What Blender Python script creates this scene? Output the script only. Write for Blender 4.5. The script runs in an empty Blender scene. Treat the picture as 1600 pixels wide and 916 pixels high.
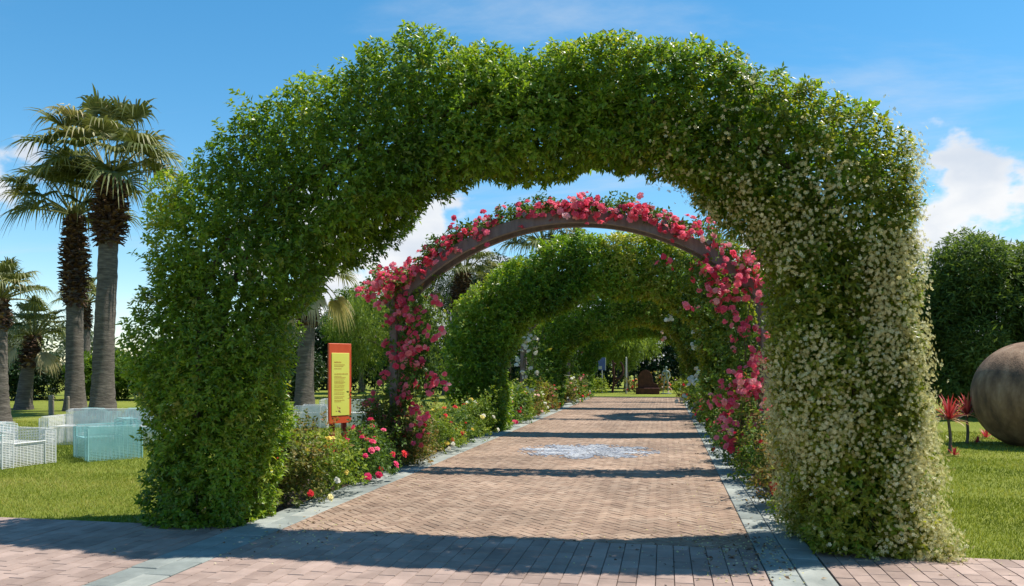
import bpy, math, random
import numpy as np
from mathutils import Vector, Matrix

# ------------------------------------------------------------------ camera, sky, sun, exposure
SC = bpy.context.scene
COL = SC.collection
TH = math.atan(240 / 1240)            # the camera looks a little to the left of the path's direction (+Y)
cam_d = bpy.data.cameras.new('camera')
cam_d.sensor_width = 36.0
cam_d.lens = 1240 / 1600 * 36.0
cam_d.shift_y = (572 - 458) / 1600
cam_d.clip_start = 0.05
cam_d.clip_end = 2000
cam = bpy.data.objects.new('camera', cam_d)
cam.location = (0, 0, 1.6)
cam.rotation_euler = (math.radians(90), 0, TH)
COL.objects.link(cam)
SC.camera = cam

SUN = Vector((0.47, 0.22, 1.0)).normalized()
SUN_EL = math.asin(SUN.z)
SUN_AZ = math.atan2(SUN.x, SUN.y)

world = bpy.data.worlds.new('World')
SC.world = world
world.use_nodes = True


def build_world():
    nt = world.node_tree
    N, L = nt.nodes, nt.links
    N.clear()

    def nd(t, **kw):
        n = N.new(t)
        for k, v in kw.items():
            setattr(n, k, v)
        return n

    def mth(op, a, b=None, c=None):
        n = nd('ShaderNodeMath', operation=op)
        for i, x in enumerate((a, b, c)):
            if x is None:
                continue
            if isinstance(x, (int, float)):
                n.inputs[i].default_value = x
            else:
                L.new(x, n.inputs[i])
        return n.outputs[0]

    def ramp(v, a, b):
        n = nd('ShaderNodeMapRange', interpolation_type='SMOOTHSTEP')
        L.new(v, n.inputs[0])
        n.inputs[1].default_value = a
        n.inputs[2].default_value = b
        return n.outputs[0]

    out = nd('ShaderNodeOutputWorld')
    bg = nd('ShaderNodeBackground')
    bg.inputs[1].default_value = 0.15
    L.new(bg.outputs[0], out.inputs[0])
    sky = nd('ShaderNodeTexSky', sky_type='NISHITA', sun_disc=False)
    sky.sun_elevation = SUN_EL
    sky.sun_rotation = SUN_AZ
    sky.air_density = 1.0
    sky.dust_density = 0.15
    sky.altitude = 800
    sky.ozone_density = 1.6
    tc = nd('ShaderNodeTexCoord')
    sep = nd('ShaderNodeSeparateXYZ')
    L.new(tc.outputs['Generated'], sep.inputs[0])
    z = sep.outputs[2]
    zc = mth('MAXIMUM', z, 0.0)
    # cumulus bank low over the horizon
    mp = nd('ShaderNodeMapping')
    CL = (0.12, 7.54, 0.78)
    mp.inputs['Location'].default_value = CL
    mp.inputs['Scale'].default_value = (1, 1, 1.7)
    L.new(tc.outputs['Generated'], mp.inputs[0])
    big = nd('ShaderNodeTexNoise')
    big.inputs['Scale'].default_value = 3.2
    big.inputs['Detail'].default_value = 9
    big.inputs['Roughness'].default_value = 0.52
    L.new(mp.outputs[0], big.inputs['Vector'])
    v = mth('SUBTRACT', big.outputs[0], mth('MULTIPLY', zc, 1.0))
    cum = ramp(v, 0.385, 0.42)
    dens = ramp(v, 0.37, 0.60)
    mp3 = nd('ShaderNodeMapping')
    mp3.inputs['Location'].default_value = (CL[0] + 0.03, CL[1] + 0.02, CL[2] + 0.06)
    mp3.inputs['Scale'].default_value = (1, 1, 1.7)
    L.new(tc.outputs['Generated'], mp3.inputs[0])
    big2 = nd('ShaderNodeTexNoise')
    big2.inputs['Scale'].default_value = 3.2
    big2.inputs['Detail'].default_value = 9
    big2.inputs['Roughness'].default_value = 0.52
    L.new(mp3.outputs[0], big2.inputs['Vector'])
    relief = ramp(mth('SUBTRACT', big2.outputs[0], big.outputs[0]), -0.10, 0.10)
    # thin high cloud
    cmb = nd('ShaderNodeCombineXYZ')
    den = mth('ADD', zc, 0.12)
    L.new(mth('DIVIDE', sep.outputs[0], den), cmb.inputs[0])
    L.new(mth('DIVIDE', sep.outputs[1], den), cmb.inputs[1])
    mp2 = nd('ShaderNodeMapping')
    mp2.inputs['Location'].default_value = (5.2, 1.4, 0)
    mp2.inputs['Rotation'].default_value = (0, 0, math.radians(25))
    mp2.inputs['Scale'].default_value = (0.55, 1.5, 1)
    L.new(cmb.outputs[0], mp2.inputs[0])
    ci = nd('ShaderNodeTexNoise')
    ci.inputs['Scale'].default_value = 0.9
    ci.inputs['Detail'].default_value = 8
    ci.inputs['Roughness'].default_value = 0.6
    ci.inputs['Distortion'].default_value = 0.4
    L.new(mp2.outputs[0], ci.inputs['Vector'])
    cir = mth('MULTIPLY', ramp(ci.outputs[0], 0.50, 0.78), 0.55)
    ccol = nd('ShaderNodeMix', data_type='RGBA')
    ccol.inputs[6].default_value = (2.3, 2.55, 2.9, 1)
    ccol.inputs[7].default_value = (3.25, 3.3, 3.35, 1)
    L.new(relief, ccol.inputs[0])
    hs = nd('ShaderNodeHueSaturation')
    hs.inputs['Saturation'].default_value = 1.47
    hs.inputs['Value'].default_value = 0.80
    hs.inputs['Hue'].default_value = 0.490
    gm = nd('ShaderNodeGamma')
    gm.inputs[1].default_value = 0.83
    L.new(sky.outputs[0], gm.inputs[0])
    L.new(gm.outputs[0], hs.inputs['Color'])
    m1 = nd('ShaderNodeMix', data_type='RGBA')
    L.new(cir, m1.inputs[0])
    L.new(hs.outputs[0], m1.inputs[6])
    m1.inputs[7].default_value = (2.5, 2.7, 2.95, 1)
    m2 = nd('ShaderNodeMix', data_type='RGBA')
    L.new(cum, m2.inputs[0])
    L.new(m1.outputs[2], m2.inputs[6])
    L.new(ccol.outputs[2], m2.inputs[7])
    L.new(m2.outputs[2], bg.inputs[0])


build_world()
sun_d = bpy.data.lights.new('sun', 'SUN')
sun_d.energy = 3.75
sun_d.angle = math.radians(0.53)
sun_d.color = (1.0, 0.945, 0.86)
sun = bpy.data.objects.new('sun', sun_d)
sun.rotation_euler = (-SUN).to_track_quat('-Z', 'Y').to_euler()
sun.location = (20, 15, 40)
COL.objects.link(sun)
SC.view_settings.view_transform = 'Standard'
SC.view_settings.look = 'None'
SC.view_settings.exposure = 1.0
SC.view_settings.gamma = 1.0
SC.view_settings.use_curve_mapping = False
SC.render.engine = 'CYCLES'
SC.cycles.max_bounces = 12
SC.cycles.transparent_max_bounces = 6
SC.cycles.transmission_bounces = 8
SC.cycles.diffuse_bounces = 8
SC.cycles.glossy_bounces = 2
SC.cycles.use_denoising = True

# ------------------------------------------------------------------ helpers
RNG = np.random.default_rng(11)
random.seed(5)
PI = math.pi


def unit(a):
    return a / np.maximum(np.linalg.norm(a, axis=-1, keepdims=True), 1e-9)


_K = RNG.normal(size=(14, 3))
_K = unit(_K) * np.array([0.9] * 5 + [2.1] * 5 + [4.6] * 4)[:, None]
_PH = RNG.uniform(0, 6.28, 14)
_AM = np.array([1.0] * 5 + [0.7] * 5 + [0.45] * 4)


def noise3(p, s=1.0, o=0.0):
    """Smooth random field, about -1..1."""
    return (np.sin(np.asarray(p) @ (_K.T * s) + _PH + o) * _AM).sum(-1) / 3.2


class Buf:
    def __init__(self):
        self.V, self.F, self.T, self.n = [], [], [], 0

    def add(self, v, f, tone=0.5):
        v = np.asarray(v, float).reshape(-1, 3)
        f = np.asarray(f, int)
        if f.ndim == 1:
            f = f[None, :]
        self.V.append(v)
        self.F.append(f + self.n)
        t = np.asarray(tone, float)
        self.T.append(np.full(len(f), float(t)) if t.ndim == 0 else t)
        self.n += len(v)

    def mesh(self, name, mats, smooth=False):
        V = np.concatenate(self.V).astype(np.float32)
        li = np.concatenate([f.ravel() for f in self.F]).astype(np.int32)
        lt = np.concatenate([np.full(len(f), f.shape[1]) for f in self.F]).astype(np.int32)
        ls = np.concatenate([[0], np.cumsum(lt)[:-1]]).astype(np.int32)
        me = bpy.data.meshes.new(name)
        me.vertices.add(len(V))
        me.vertices.foreach_set('co', V.ravel())
        me.loops.add(len(li))
        me.loops.foreach_set('vertex_index', li)
        me.polygons.add(len(lt))
        me.polygons.foreach_set('loop_start', ls)
        me.polygons.foreach_set('loop_total', lt)
        a = me.attributes.new('tone', 'FLOAT', 'FACE')
        a.data.foreach_set('value', np.concatenate(self.T).astype(np.float32))
        me.polygons.foreach_set('use_smooth', np.full(len(lt), bool(smooth)))
        me.update(calc_edges=True)
        me.validate()
        me.materials.append(mats)
        return me

    def build(self, name, mat, parent=None, loc=None, smooth=False, kind=None):
        return obj(name, self.mesh(name, mat, smooth), parent, loc, kind)


def obj(name, me, parent=None, loc=None, kind=None):
    o = bpy.data.objects.new(name, me)
    COL.objects.link(o)
    if parent is not None:
        o.parent = parent
    if loc is not None:
        o.location = loc
    if kind:
        o['kind'] = kind
    return o


def thing(name, label, cat, loc=(0, 0, 0), rz=0.0, group=None):
    o = bpy.data.objects.new(name, None)
    o.empty_display_size = 0.2
    COL.objects.link(o)
    o.location = loc
    o.rotation_euler = (0, 0, rz)
    o['label'] = label
    o['category'] = cat
    if group:
        o['group'] = group
    return o


def tag(o, label, cat, group=None):
    o['label'] = label
    o['category'] = cat
    if group:
        o['group'] = group
    return o


BOXF = [(0, 3, 2, 1), (4, 5, 6, 7), (0, 1, 5, 4), (1, 2, 6, 5), (2, 3, 7, 6), (3, 0, 4, 7)]


def box(b, x0, x1, y0, y1, z0, z1, tone=0.5):
    b.add([(x0, y0, z0), (x1, y0, z0), (x1, y1, z0), (x0, y1, z0),
           (x0, y0, z1), (x1, y0, z1), (x1, y1, z1), (x0, y1, z1)], BOXF, tone)


def chbox(b, x0, x1, y0, y1, z0, z1, c=0.006, tone=0.5):
    """A box with all its upright and top edges chamfered."""
    rings = [(0, z0), (0, z1 - c), (c, z1)]
    V, F = [], []
    for ins, z in rings:
        a0, a1, b0, b1 = x0 + ins, x1 - ins, y0 + ins, y1 - ins
        V += [(a0 + c, b0, z), (a1 - c, b0, z), (a1, b0 + c, z), (a1, b1 - c, z),
              (a1 - c, b1, z), (a0 + c, b1, z), (a0, b1 - c, z), (a0, b0 + c, z)]
    b0_ = b.n
    for r in range(2):
        for i in range(8):
            j = (i + 1) % 8
            F.append((r * 8 + i, r * 8 + j, r * 8 + 8 + j, r * 8 + 8 + i))
    b.add(V, F, tone)
    b.F.append(np.array([[b0_ + 16 + i for i in range(8)]]))
    b.T.append(np.array([tone]))


def tube(b, pts, rad, n=8, tone=0.5, cap=True):
    pts = np.asarray(pts, float)
    m = len(pts)
    rad = np.broadcast_to(np.asarray(rad, float), (m,))
    d = unit(np.gradient(pts, axis=0))
    ref = np.array([0, 0, 1.0]) if abs(d[:, 2]).mean() < 0.8 else np.array([1.0, 0, 0])
    u = unit(np.cross(d, ref))
    w = np.cross(d, u)
    a = np.arange(n) * 2 * PI / n
    V = pts[:, None, :] + rad[:, None, None] * (np.cos(a)[None, :, None] * u[:, None, :] + np.sin(a)[None, :, None] * w[:, None, :])
    i = np.arange(m - 1)[:, None] * n
    j = np.arange(n)[None, :]
    k = (np.arange(n)[None, :] + 1) % n
    F = np.stack([i + j, i + k, i + n + k, i + n + j], -1).reshape(-1, 4)
    base = b.n
    b.add(V.reshape(-1, 3), F, tone)
    if cap:
        b.F.append(np.array([[base + x for x in range(n)][::-1]]))
        b.T.append(np.array([tone]))
        b.F.append(np.array([[base + (m - 1) * n + x for x in range(n)]]))
        b.T.append(np.array([tone]))


def lathe(b, prof, n=32, c=(0, 0), tone=0.5, jit=None):
    prof = np.asarray(prof, float)
    a = np.arange(n) * 2 * PI / n
    R = np.repeat(prof[:, :1], n, 1)
    if jit is not None:
        R = R * jit(a[None, :], prof[:, 1:2])
    V = np.stack([c[0] + R * np.cos(a), c[1] + R * np.sin(a), np.repeat(prof[:, 1:2], n, 1)], -1)
    m = len(prof)
    i = np.arange(m - 1)[:, None] * n
    j = np.arange(n)[None, :]
    k = (j + 1) % n
    F = np.stack([i + j, i + k, i + n + k, i + n + j], -1).reshape(-1, 4)
    b.add(V.reshape(-1, 3), F, tone)


def sprigs(b, P, A, per=6, L=0.055, W=0.03, stem=0.05, ang=(40, 85), tone=0.5, tj=0.13, droop=0.25, simple=False, rng=RNG):
    """Little sprays of leaves: at every point P a short stem along A carrying `per` leaves."""
    P = np.asarray(P, float)
    A = unit(np.asarray(A, float))
    n = len(P)
    if n == 0:
        return
    u = unit(np.cross(A, rng.normal(size=(n, 3))))
    w = np.cross(A, u)
    k = np.arange(per)
    az = k[None, :] * 2.4 + rng.uniform(0, 6.28, (n, 1)) + rng.normal(0, 0.3, (n, per))
    frac = (k[None, :] + rng.uniform(0, 1, (n, per))) / per
    an = np.radians(ang[1] + (ang[0] - ang[1]) * frac)
    D = A[:, None, :] * np.cos(an)[..., None] + (u[:, None, :] * np.cos(az)[..., None] + w[:, None, :] * np.sin(az)[..., None]) * np.sin(an)[..., None]
    D[..., 2] -= droop * rng.uniform(0.3, 1.4, (n, per))
    D = unit(D)
    base = P[:, None, :] + A[:, None, :] * (stem * frac)[..., None]
    Aj = unit(A[:, None, :] + rng.normal(0, 0.35, (n, per, 3)))
    S = unit(np.cross(D, Aj))
    Nn = np.cross(S, D)
    ln = (L * rng.uniform(0.48, 1.35, (n, per)))[..., None]
    wd = (W * rng.uniform(0.75, 1.2, (n, per)))[..., None]
    T = base + D * ln
    T[..., 2] -= 0.10 * ln[..., 0]
    Lp = base + D * ln * 0.42 + S * wd * 0.5 + Nn * wd * 0.14
    Rp = base + D * ln * 0.42 - S * wd * 0.5 + Nn * wd * 0.14
    t = np.asarray(tone, float)
    t = np.full((n, per), float(t)) if t.ndim == 0 else np.repeat(t[:, None], per, 1)
    t = np.clip(t + rng.normal(0, tj, (n, per)) + 0.10 * (frac - 0.5), 0, 1)
    m = n * per
    if simple:
        V = np.stack([base, Lp, T, Rp], 2).reshape(-1, 3)
        F = np.arange(m * 4).reshape(-1, 4)
        b.add(V, F, t.ravel())
    else:
        M = base + D * ln * 0.5 - Nn * wd * 0.06 + Nn * ln * 0.05
        V = np.stack([base, Lp, T, Rp, M], 2).reshape(-1, 3)
        q = np.arange(m)[:, None] * 5
        F = np.concatenate([q + np.array([[0, 1, 2, 4]]), q + np.array([[0, 4, 2, 3]])], 1).reshape(-1, 4)
        b.add(V, F, np.repeat(t.ravel(), 2))


def stars(b, P, A, r=0.02, tone=0.5, tj=0.15, n=5, rng=RNG):
    """Small open flowers of n petals at P facing A."""
    P = np.asarray(P, float)
    A = unit(np.asarray(A, float) + rng.normal(0, 0.45, P.shape))
    m = len(P)
    u = unit(np.cross(A, rng.normal(size=(m, 3))))
    w = np.cross(A, u)
    rr = (r * rng.uniform(0.7, 1.2, m))[:, None, None]
    a = np.arange(n) * 2 * PI / n
    D = u[:, None, :] * np.cos(a)[None, :, None] + w[:, None, :] * np.sin(a)[None, :, None]
    S = -u[:, None, :] * np.sin(a)[None, :, None] + w[:, None, :] * np.cos(a)[None, :, None]
    c = np.repeat(P[:, None, :], n, 1)
    lift = A[:, None, :] * rr
    Lp = c + D * rr * 0.62 + S * rr * 0.36 + lift * 0.25
    Rp = c + D * rr * 0.62 - S * rr * 0.36 + lift * 0.25
    T = c + D * rr + lift * 0.15
    Lp, Rp = Lp + D * rr * 0.3, Rp + D * rr * 0.3
    V = np.stack([c, Rp, Lp], 2).reshape(-1, 3)
    t = np.clip(tone + rng.normal(0, tj, m), 0, 1)
    b.add(V, np.arange(m * n * 3).reshape(-1, 3), np.repeat(t, n))


def make_bloom_arrays(rng, loose=0.0):
    """A rose bloom of radius 1 facing +Z: petals in three whorls."""
    V, F3, F4 = [], [], []
    for (n, r, lift, size, cup) in ((6, 0.20, 0.02, 0.85, 0.25), (5, 0.14, 0.16, 0.66, 0.55), (4, 0.07, 0.30, 0.46, 0.95)):
        off = rng.uniform(0, 6.28)
        for i in range(n):
            a = off + i * 2 * PI / n + rng.normal(0, 0.12)
            d = np.array([math.cos(a), math.sin(a), 0])
            s = np.array([-math.sin(a), math.cos(a), 0])
            c = cup + rng.normal(0, 0.1) - loose
            up = np.array([0, 0, 1.0])
            sz = size * rng.uniform(0.85, 1.12)
            b0 = d * r * 0.3 + up * lift
            mid = b0 + (d * math.cos(c) + up * math.sin(c)) * sz * 0.6
            tip = mid + (d * math.cos(c * 0.4 - 0.1) + up * math.sin(c * 0.4 - 0.1)) * sz * 0.42
            k = len(V)
            V += [b0, mid - s * sz * 0.46 + up * 0.05, mid + s * sz * 0.46 + up * 0.05, tip - s * sz * 0.30, tip + s * sz * 0.30]
            F3.append((k, k + 2, k + 1))
            F4.append((k + 1, k + 2, k + 4, k + 3))
    return np.array(V), np.array(F3), np.array(F4)


BLOOMS = [make_bloom_arrays(RNG, l) for l in (0.0, 0.1, 0.25)]


def bloom_mesh(name, mat, variant, tone):
    V, F3, F4 = BLOOMS[variant]
    b = Buf()
    b.add(V, F3, tone)
    b.F.append(F4)
    b.T.append(np.full(len(F4), tone))
    return b.mesh(name, mat)


def rot_to(A, rng):
    """Rotation matrices (n,3,3) that take +Z to A."""
    A = unit(A)
    u = unit(np.cross(A, rng.normal(size=A.shape)))
    w = np.cross(A, u)
    return np.stack([u, w, A], -1)


def blooms_joined(b, P, A, r, tone, rng=RNG):
    V, F3, F4 = BLOOMS[0]
    n = len(P)
    if n == 0:
        return
    R = rot_to(A, rng)
    rr = r * rng.uniform(0.75, 1.15, n)
    W = np.einsum('nij,vj->nvi', R, V) * rr[:, None, None] + P[:, None, :]
    t = np.clip(tone + rng.normal(0, 0.2, n), 0, 1)
    off = np.arange(n)[:, None, None] * len(V)
    base = b.n
    b.add(W.reshape(-1, 3), (F3[None] + off).reshape(-1, 3), np.repeat(t, len(F3)))
    b.F.append((F4[None] + off).reshape(-1, 4) + base)
    b.T.append(np.repeat(t, len(F4)))


def bloom_objects(name, meshes, P, A, r, parent, rng=RNG):
    R = rot_to(np.asarray(A), rng)
    for i in range(len(P)):
        o = bpy.data.objects.new(name, meshes[i % len(meshes)])
        s = r * rng.uniform(0.75, 1.2)
        M = Matrix([[*(R[i, 0] * s), P[i][0]], [*(R[i, 1] * s), P[i][1]], [*(R[i, 2] * s), P[i][2]], [0, 0, 0, 1]])
        o.matrix_local = M
        o.parent = parent
        COL.objects.link(o)


# ------------------------------------------------------------------ materials
def new_mat(name):
    m = bpy.data.materials.new(name)
    m.use_nodes = True
    nt = m.node_tree
    p = nt.nodes['Principled BSDF']
    return m, nt, p, nt.nodes['Material Output']


def ramp_node(nt, src, stops):
    r = nt.nodes.new('ShaderNodeValToRGB')
    e = r.color_ramp.elements
    while len(e) < len(stops):
        e.new(0.5)
    for i, (pos, c) in enumerate(stops):
        e[i].position = pos
        e[i].color = (*c, 1)
    nt.links.new(src, r.inputs[0])
    return r.outputs[0]


def tone_src(nt, objrand=0.0):
    a = nt.nodes.new('ShaderNodeAttribute')
    a.attribute_name = 'tone'
    if objrand == 0:
        return a.outputs['Fac']
    oi = nt.nodes.new('ShaderNodeObjectInfo')
    m = nt.nodes.new('ShaderNodeMath')
    m.operation = 'MULTIPLY_ADD'
    nt.links.new(oi.outputs['Random'], m.inputs[0])
    m.inputs[1].default_value = objrand
    nt.links.new(a.outputs['Fac'], m.inputs[2])
    f = nt.nodes.new('ShaderNodeMath')
    f.operation = 'FRACT'
    nt.links.new(m.outputs[0], f.inputs[0])
    return f.outputs[0]


def leaf_mat(name, stops, trans=0.35, rough=0.45, tcol=(1.25, 1.2, 0.45), objrand=0.0, spec=0.22):
    m, nt, p, out = new_mat(name)
    c = ramp_node(nt, tone_src(nt, objrand), stops)
    nt.links.new(c, p.inputs['Base Color'])
    p.inputs['Roughness'].default_value = rough
    p.inputs['Specular IOR Level'].default_value = spec
    tr = nt.nodes.new('ShaderNodeBsdfTranslucent')
    mul = nt.nodes.new('ShaderNodeMix')
    mul.data_type = 'RGBA'
    mul.blend_type = 'MULTIPLY'
    mul.inputs[0].default_value = 1.0
    nt.links.new(c, mul.inputs[6])
    mul.inputs[7].default_value = (*tcol, 1)
    nt.links.new(mul.outputs[2], tr.inputs[0])
    mx = nt.nodes.new('ShaderNodeMixShader')
    mx.inputs[0].default_value = trans
    nt.links.new(p.outputs[0], mx.inputs[1])
    nt.links.new(tr.outputs[0], mx.inputs[2])
    nt.links.new(mx.outputs[0], out.inputs[0])
    return m


def noise_mat(name, stops, scale=8.0, detail=6, rough=0.8, bump=0.3, bscale=None, objrand=None, stretch=(1, 1, 1), spec=0.3, dist=0.02, metal=0.0):
    """Colour from noise (and from each piece's own tone when objrand is given), bump from a finer noise."""
    m, nt, p, out = new_mat(name)
    tc = nt.nodes.new('ShaderNodeTexCoord')
    mp = nt.nodes.new('ShaderNodeMapping')
    mp.inputs['Scale'].default_value = stretch
    nt.links.new(tc.outputs['Object'], mp.inputs[0])
    no = nt.nodes.new('ShaderNodeTexNoise')
    no.inputs['Scale'].default_value = scale
    no.inputs['Detail'].default_value = detail
    no.inputs['Roughness'].default_value = 0.62
    nt.links.new(mp.outputs[0], no.inputs['Vector'])
    src = no.outputs[0]
    if objrand is not None:
        geo = nt.nodes.new('ShaderNodeNewGeometry')
        nt.links.new(geo.outputs['Position'], mp.inputs[0])
        t = tone_src(nt, objrand)
        mm = nt.nodes.new('ShaderNodeMath')
        mm.operation = 'MULTIPLY_ADD'
        nt.links.new(no.outputs[0], mm.inputs[0])
        mm.inputs[1].default_value = 0.75
        s2 = nt.nodes.new('ShaderNodeMath')
        s2.operation = 'MULTIPLY_ADD'
        nt.links.new(t, s2.inputs[0])
        s2.inputs[1].default_value = 0.5
        s2.inputs[2].default_value = -0.12
        nt.links.new(s2.outputs[0], mm.inputs[2])
        src = mm.outputs[0]
    c = ramp_node(nt, src, stops)
    if objrand is not None:                      # broad worn and soiled patches
        pv = None
        for sc_, lo, hi, f0, f1 in ((0.55, 0.40, 0.66, 0.74, 1.12), (3.3, 0.36, 0.62, 0.84, 1.06)):
            nn = nt.nodes.new('ShaderNodeTexNoise')
            nn.inputs['Scale'].default_value = sc_
            nn.inputs['Detail'].default_value = 7
            nn.inputs['Roughness'].default_value = 0.65
            nt.links.new(geo.outputs['Position'], nn.inputs['Vector'])
            mr = nt.nodes.new('ShaderNodeMapRange')
            nt.links.new(nn.outputs[0], mr.inputs[0])
            mr.inputs[1].default_value, mr.inputs[2].default_value = lo, hi
            mr.inputs[3].default_value, mr.inputs[4].default_value = f0, f1
            vm = nt.nodes.new('ShaderNodeVectorMath')
            vm.operation = 'SCALE'
            nt.links.new(c, vm.inputs[0])
            nt.links.new(mr.outputs[0], vm.inputs['Scale'])
            c = vm.outputs[0]
    nt.links.new(c, p.inputs['Base Color'])
    p.inputs['Roughness'].default_value = rough
    p.inputs['Specular IOR Level'].default_value = spec
    p.inputs['Metallic'].default_value = metal
    if bump:
        n2 = nt.nodes.new('ShaderNodeTexNoise')
        n2.inputs['Scale'].default_value = bscale or scale * 4
        n2.inputs['Detail'].default_value = 5
        nt.links.new(mp.outputs[0], n2.inputs['Vector'])
        bp = nt.nodes.new('ShaderNodeBump')
        bp.inputs['Strength'].default_value = bump
        bp.inputs['Distance'].default_value = dist
        nt.links.new(n2.outputs[0], bp.inputs['Height'])
        nt.links.new(bp.outputs[0], p.inputs['Normal'])
    return m


M = {}
M['jasmine'] = leaf_mat('jasmine_leaf', [(0.0, (0.060, 0.13, 0.014)), (0.35, (0.13, 0.24, 0.02)), (0.62, (0.215, 0.33, 0.028)), (0.85, (0.28, 0.36, 0.035)), (1.0, (0.42, 0.42, 0.08))], 0.48, 0.36, (1.35, 1.3, 0.5), spec=0.5)
M['jasmine_gold'] = leaf_mat('jasmine_leaf_yellowish', [(0.0, (0.085, 0.12, 0.012)), (0.4, (0.19, 0.235, 0.022)), (0.7, (0.32, 0.34, 0.045)), (1.0, (0.50, 0.46, 0.13))], 0.5, 0.36, (1.35, 1.3, 0.5), spec=0.5)
M['jasmine_flower'] = leaf_mat('jasmine_petal', [(0.0, (0.42, 0.36, 0.12)), (0.4, (0.66, 0.61, 0.27)), (1.0, (0.82, 0.79, 0.50))], 0.42, 0.6, (1, 1, 0.9))
M['rose_leaf'] = leaf_mat('rose_leaf', [(0.0, (0.04, 0.085, 0.016)), (0.4, (0.085, 0.16, 0.026)), (0.7, (0.17, 0.25, 0.04)), (0.86, (0.29, 0.31, 0.06)), (1.0, (0.28, 0.14, 0.06))], 0.4)
M['bronze_leaf'] = leaf_mat('bronze_rose_leaf', [(0.0, (0.05, 0.075, 0.018)), (0.4, (0.12, 0.15, 0.03)), (0.65, (0.24, 0.19, 0.05)), (1.0, (0.38, 0.14, 0.07))], 0.4)
M['lime_leaf'] = leaf_mat('lime_rose_leaf', [(0.0, (0.07, 0.125, 0.016)), (0.4, (0.17, 0.25, 0.026)), (0.75, (0.32, 0.37, 0.045)), (1.0, (0.46, 0.40, 0.08))], 0.42)
M['stem'] = noise_mat('woody_stem', [(0.3, (0.06, 0.05, 0.03)), (0.7, (0.13, 0.12, 0.06))], 20)
M['pink'] = leaf_mat('pink_petal', [(0.0, (0.70, 0.06, 0.13)), (0.45, (0.86, 0.17, 0.26)), (0.8, (0.88, 0.33, 0.38)), (1.0, (0.88, 0.56, 0.54))], 0.42, 0.55, (1.1, 0.9, 0.9), objrand=0.95)
M['magenta'] = leaf_mat('crimson_petal', [(0.0, (0.52, 0.015, 0.07)), (0.6, (0.76, 0.035, 0.14)), (1.0, (0.82, 0.13, 0.26))], 0.35, 0.5, (1.1, 0.9, 0.9), objrand=0.95)
M['red'] = leaf_mat('red_petal', [(0.0, (0.52, 0.016, 0.022)), (0.6, (0.74, 0.04, 0.045)), (1.0, (0.80, 0.13, 0.10))], 0.35, 0.5, (1.1, 0.9, 0.9), objrand=0.95)
M['yellow'] = leaf_mat('yellow_petal', [(0.0, (0.72, 0.48, 0.05)), (0.6, (0.78, 0.64, 0.14)), (1.0, (0.80, 0.74, 0.38))], 0.25, 0.55, (1, 1, 0.8), objrand=0.95)
M['white'] = leaf_mat('cream_petal', [(0.0, (0.66, 0.62, 0.48)), (1.0, (0.80, 0.79, 0.70))], 0.25, 0.55, (1, 1, 0.95), objrand=0.95)
M['blush'] = leaf_mat('blush_petal', [(0.0, (0.74, 0.34, 0.26)), (0.5, (0.78, 0.5, 0.4)), (1.0, (0.80, 0.70, 0.58))], 0.25, 0.55, (1, 0.95, 0.9), objrand=0.95)
M['palm_leaf'] = leaf_mat('palm_frond', [(0.0, (0.055, 0.075, 0.024)), (0.45, (0.135, 0.16, 0.048)), (0.75, (0.25, 0.245, 0.10)), (1.0, (0.48, 0.40, 0.22))], 0.25, 0.5, (1.1, 1.1, 0.6))
M['palm_stalk'] = noise_mat('palm_stalk', [(0.3, (0.11, 0.15, 0.05)), (0.7, (0.22, 0.24, 0.09))], 6, rough=0.5, bump=0.0)
M['palm_trunk'] = noise_mat('palm_trunk', [(0.28, (0.06, 0.05, 0.040)), (0.5, (0.115, 0.098, 0.08)), (0.72, (0.20, 0.172, 0.14))], 3.0, rough=0.9, bump=0.9, bscale=9, stretch=(1, 1, 6), dist=0.03)
M['boot'] = leaf_mat('palm_leaf_base', [(0.0, (0.03, 0.016, 0.010)), (0.5, (0.085, 0.045, 0.026)), (0.85, (0.17, 0.10, 0.055)), (1.0, (0.34, 0.25, 0.15))], 0.05, 0.8, (1, 1, 1))
M['tree_dark'] = leaf_mat('dark_tree_leaf', [(0.0, (0.010, 0.026, 0.010)), (0.45, (0.024, 0.055, 0.017)), (0.8, (0.05, 0.09, 0.025)), (1.0, (0.085, 0.12, 0.035))], 0.25)
M['tree_oleander'] = leaf_mat('oleander_leaf', [(0.0, (0.05, 0.095, 0.024)), (0.45, (0.12, 0.185, 0.045)), (0.78, (0.20, 0.265, 0.08)), (1.0, (0.32, 0.36, 0.17))], 0.45)
M['tree_light'] = leaf_mat('pepper_tree_leaf', [(0.0, (0.09, 0.145, 0.028)), (0.45, (0.18, 0.26, 0.05)), (0.8, (0.27, 0.345, 0.075)), (1.0, (0.38, 0.42, 0.14))], 0.5)
M['tree_lime'] = leaf_mat('hedge_leaf_bright', [(0.0, (0.045, 0.095, 0.010)), (0.45, (0.11, 0.195, 0.014)), (0.8, (0.20, 0.28, 0.022)), (1.0, (0.30, 0.33, 0.04))], 0.48)
M['tree_olive'] = leaf_mat('olive_leaf', [(0.0, (0.07, 0.09, 0.06)), (0.5, (0.13, 0.16, 0.10)), (1.0, (0.22, 0.25, 0.17))], 0.3)
M['bark'] = noise_mat('bark', [(0.3, (0.06, 0.048, 0.036)), (0.7, (0.16, 0.13, 0.10))], 9, bump=0.8, stretch=(1, 1, 0.3))
M['brick'] = noise_mat('brick_paver', [(0.05, (0.23, 0.15, 0.105)), (0.35, (0.305, 0.205, 0.142)), (0.6, (0.35, 0.245, 0.172)), (0.95, (0.41, 0.305, 0.225))], 7, 8, 0.86, 0.35, 120, objrand=0.93, dist=0.004)
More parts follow.
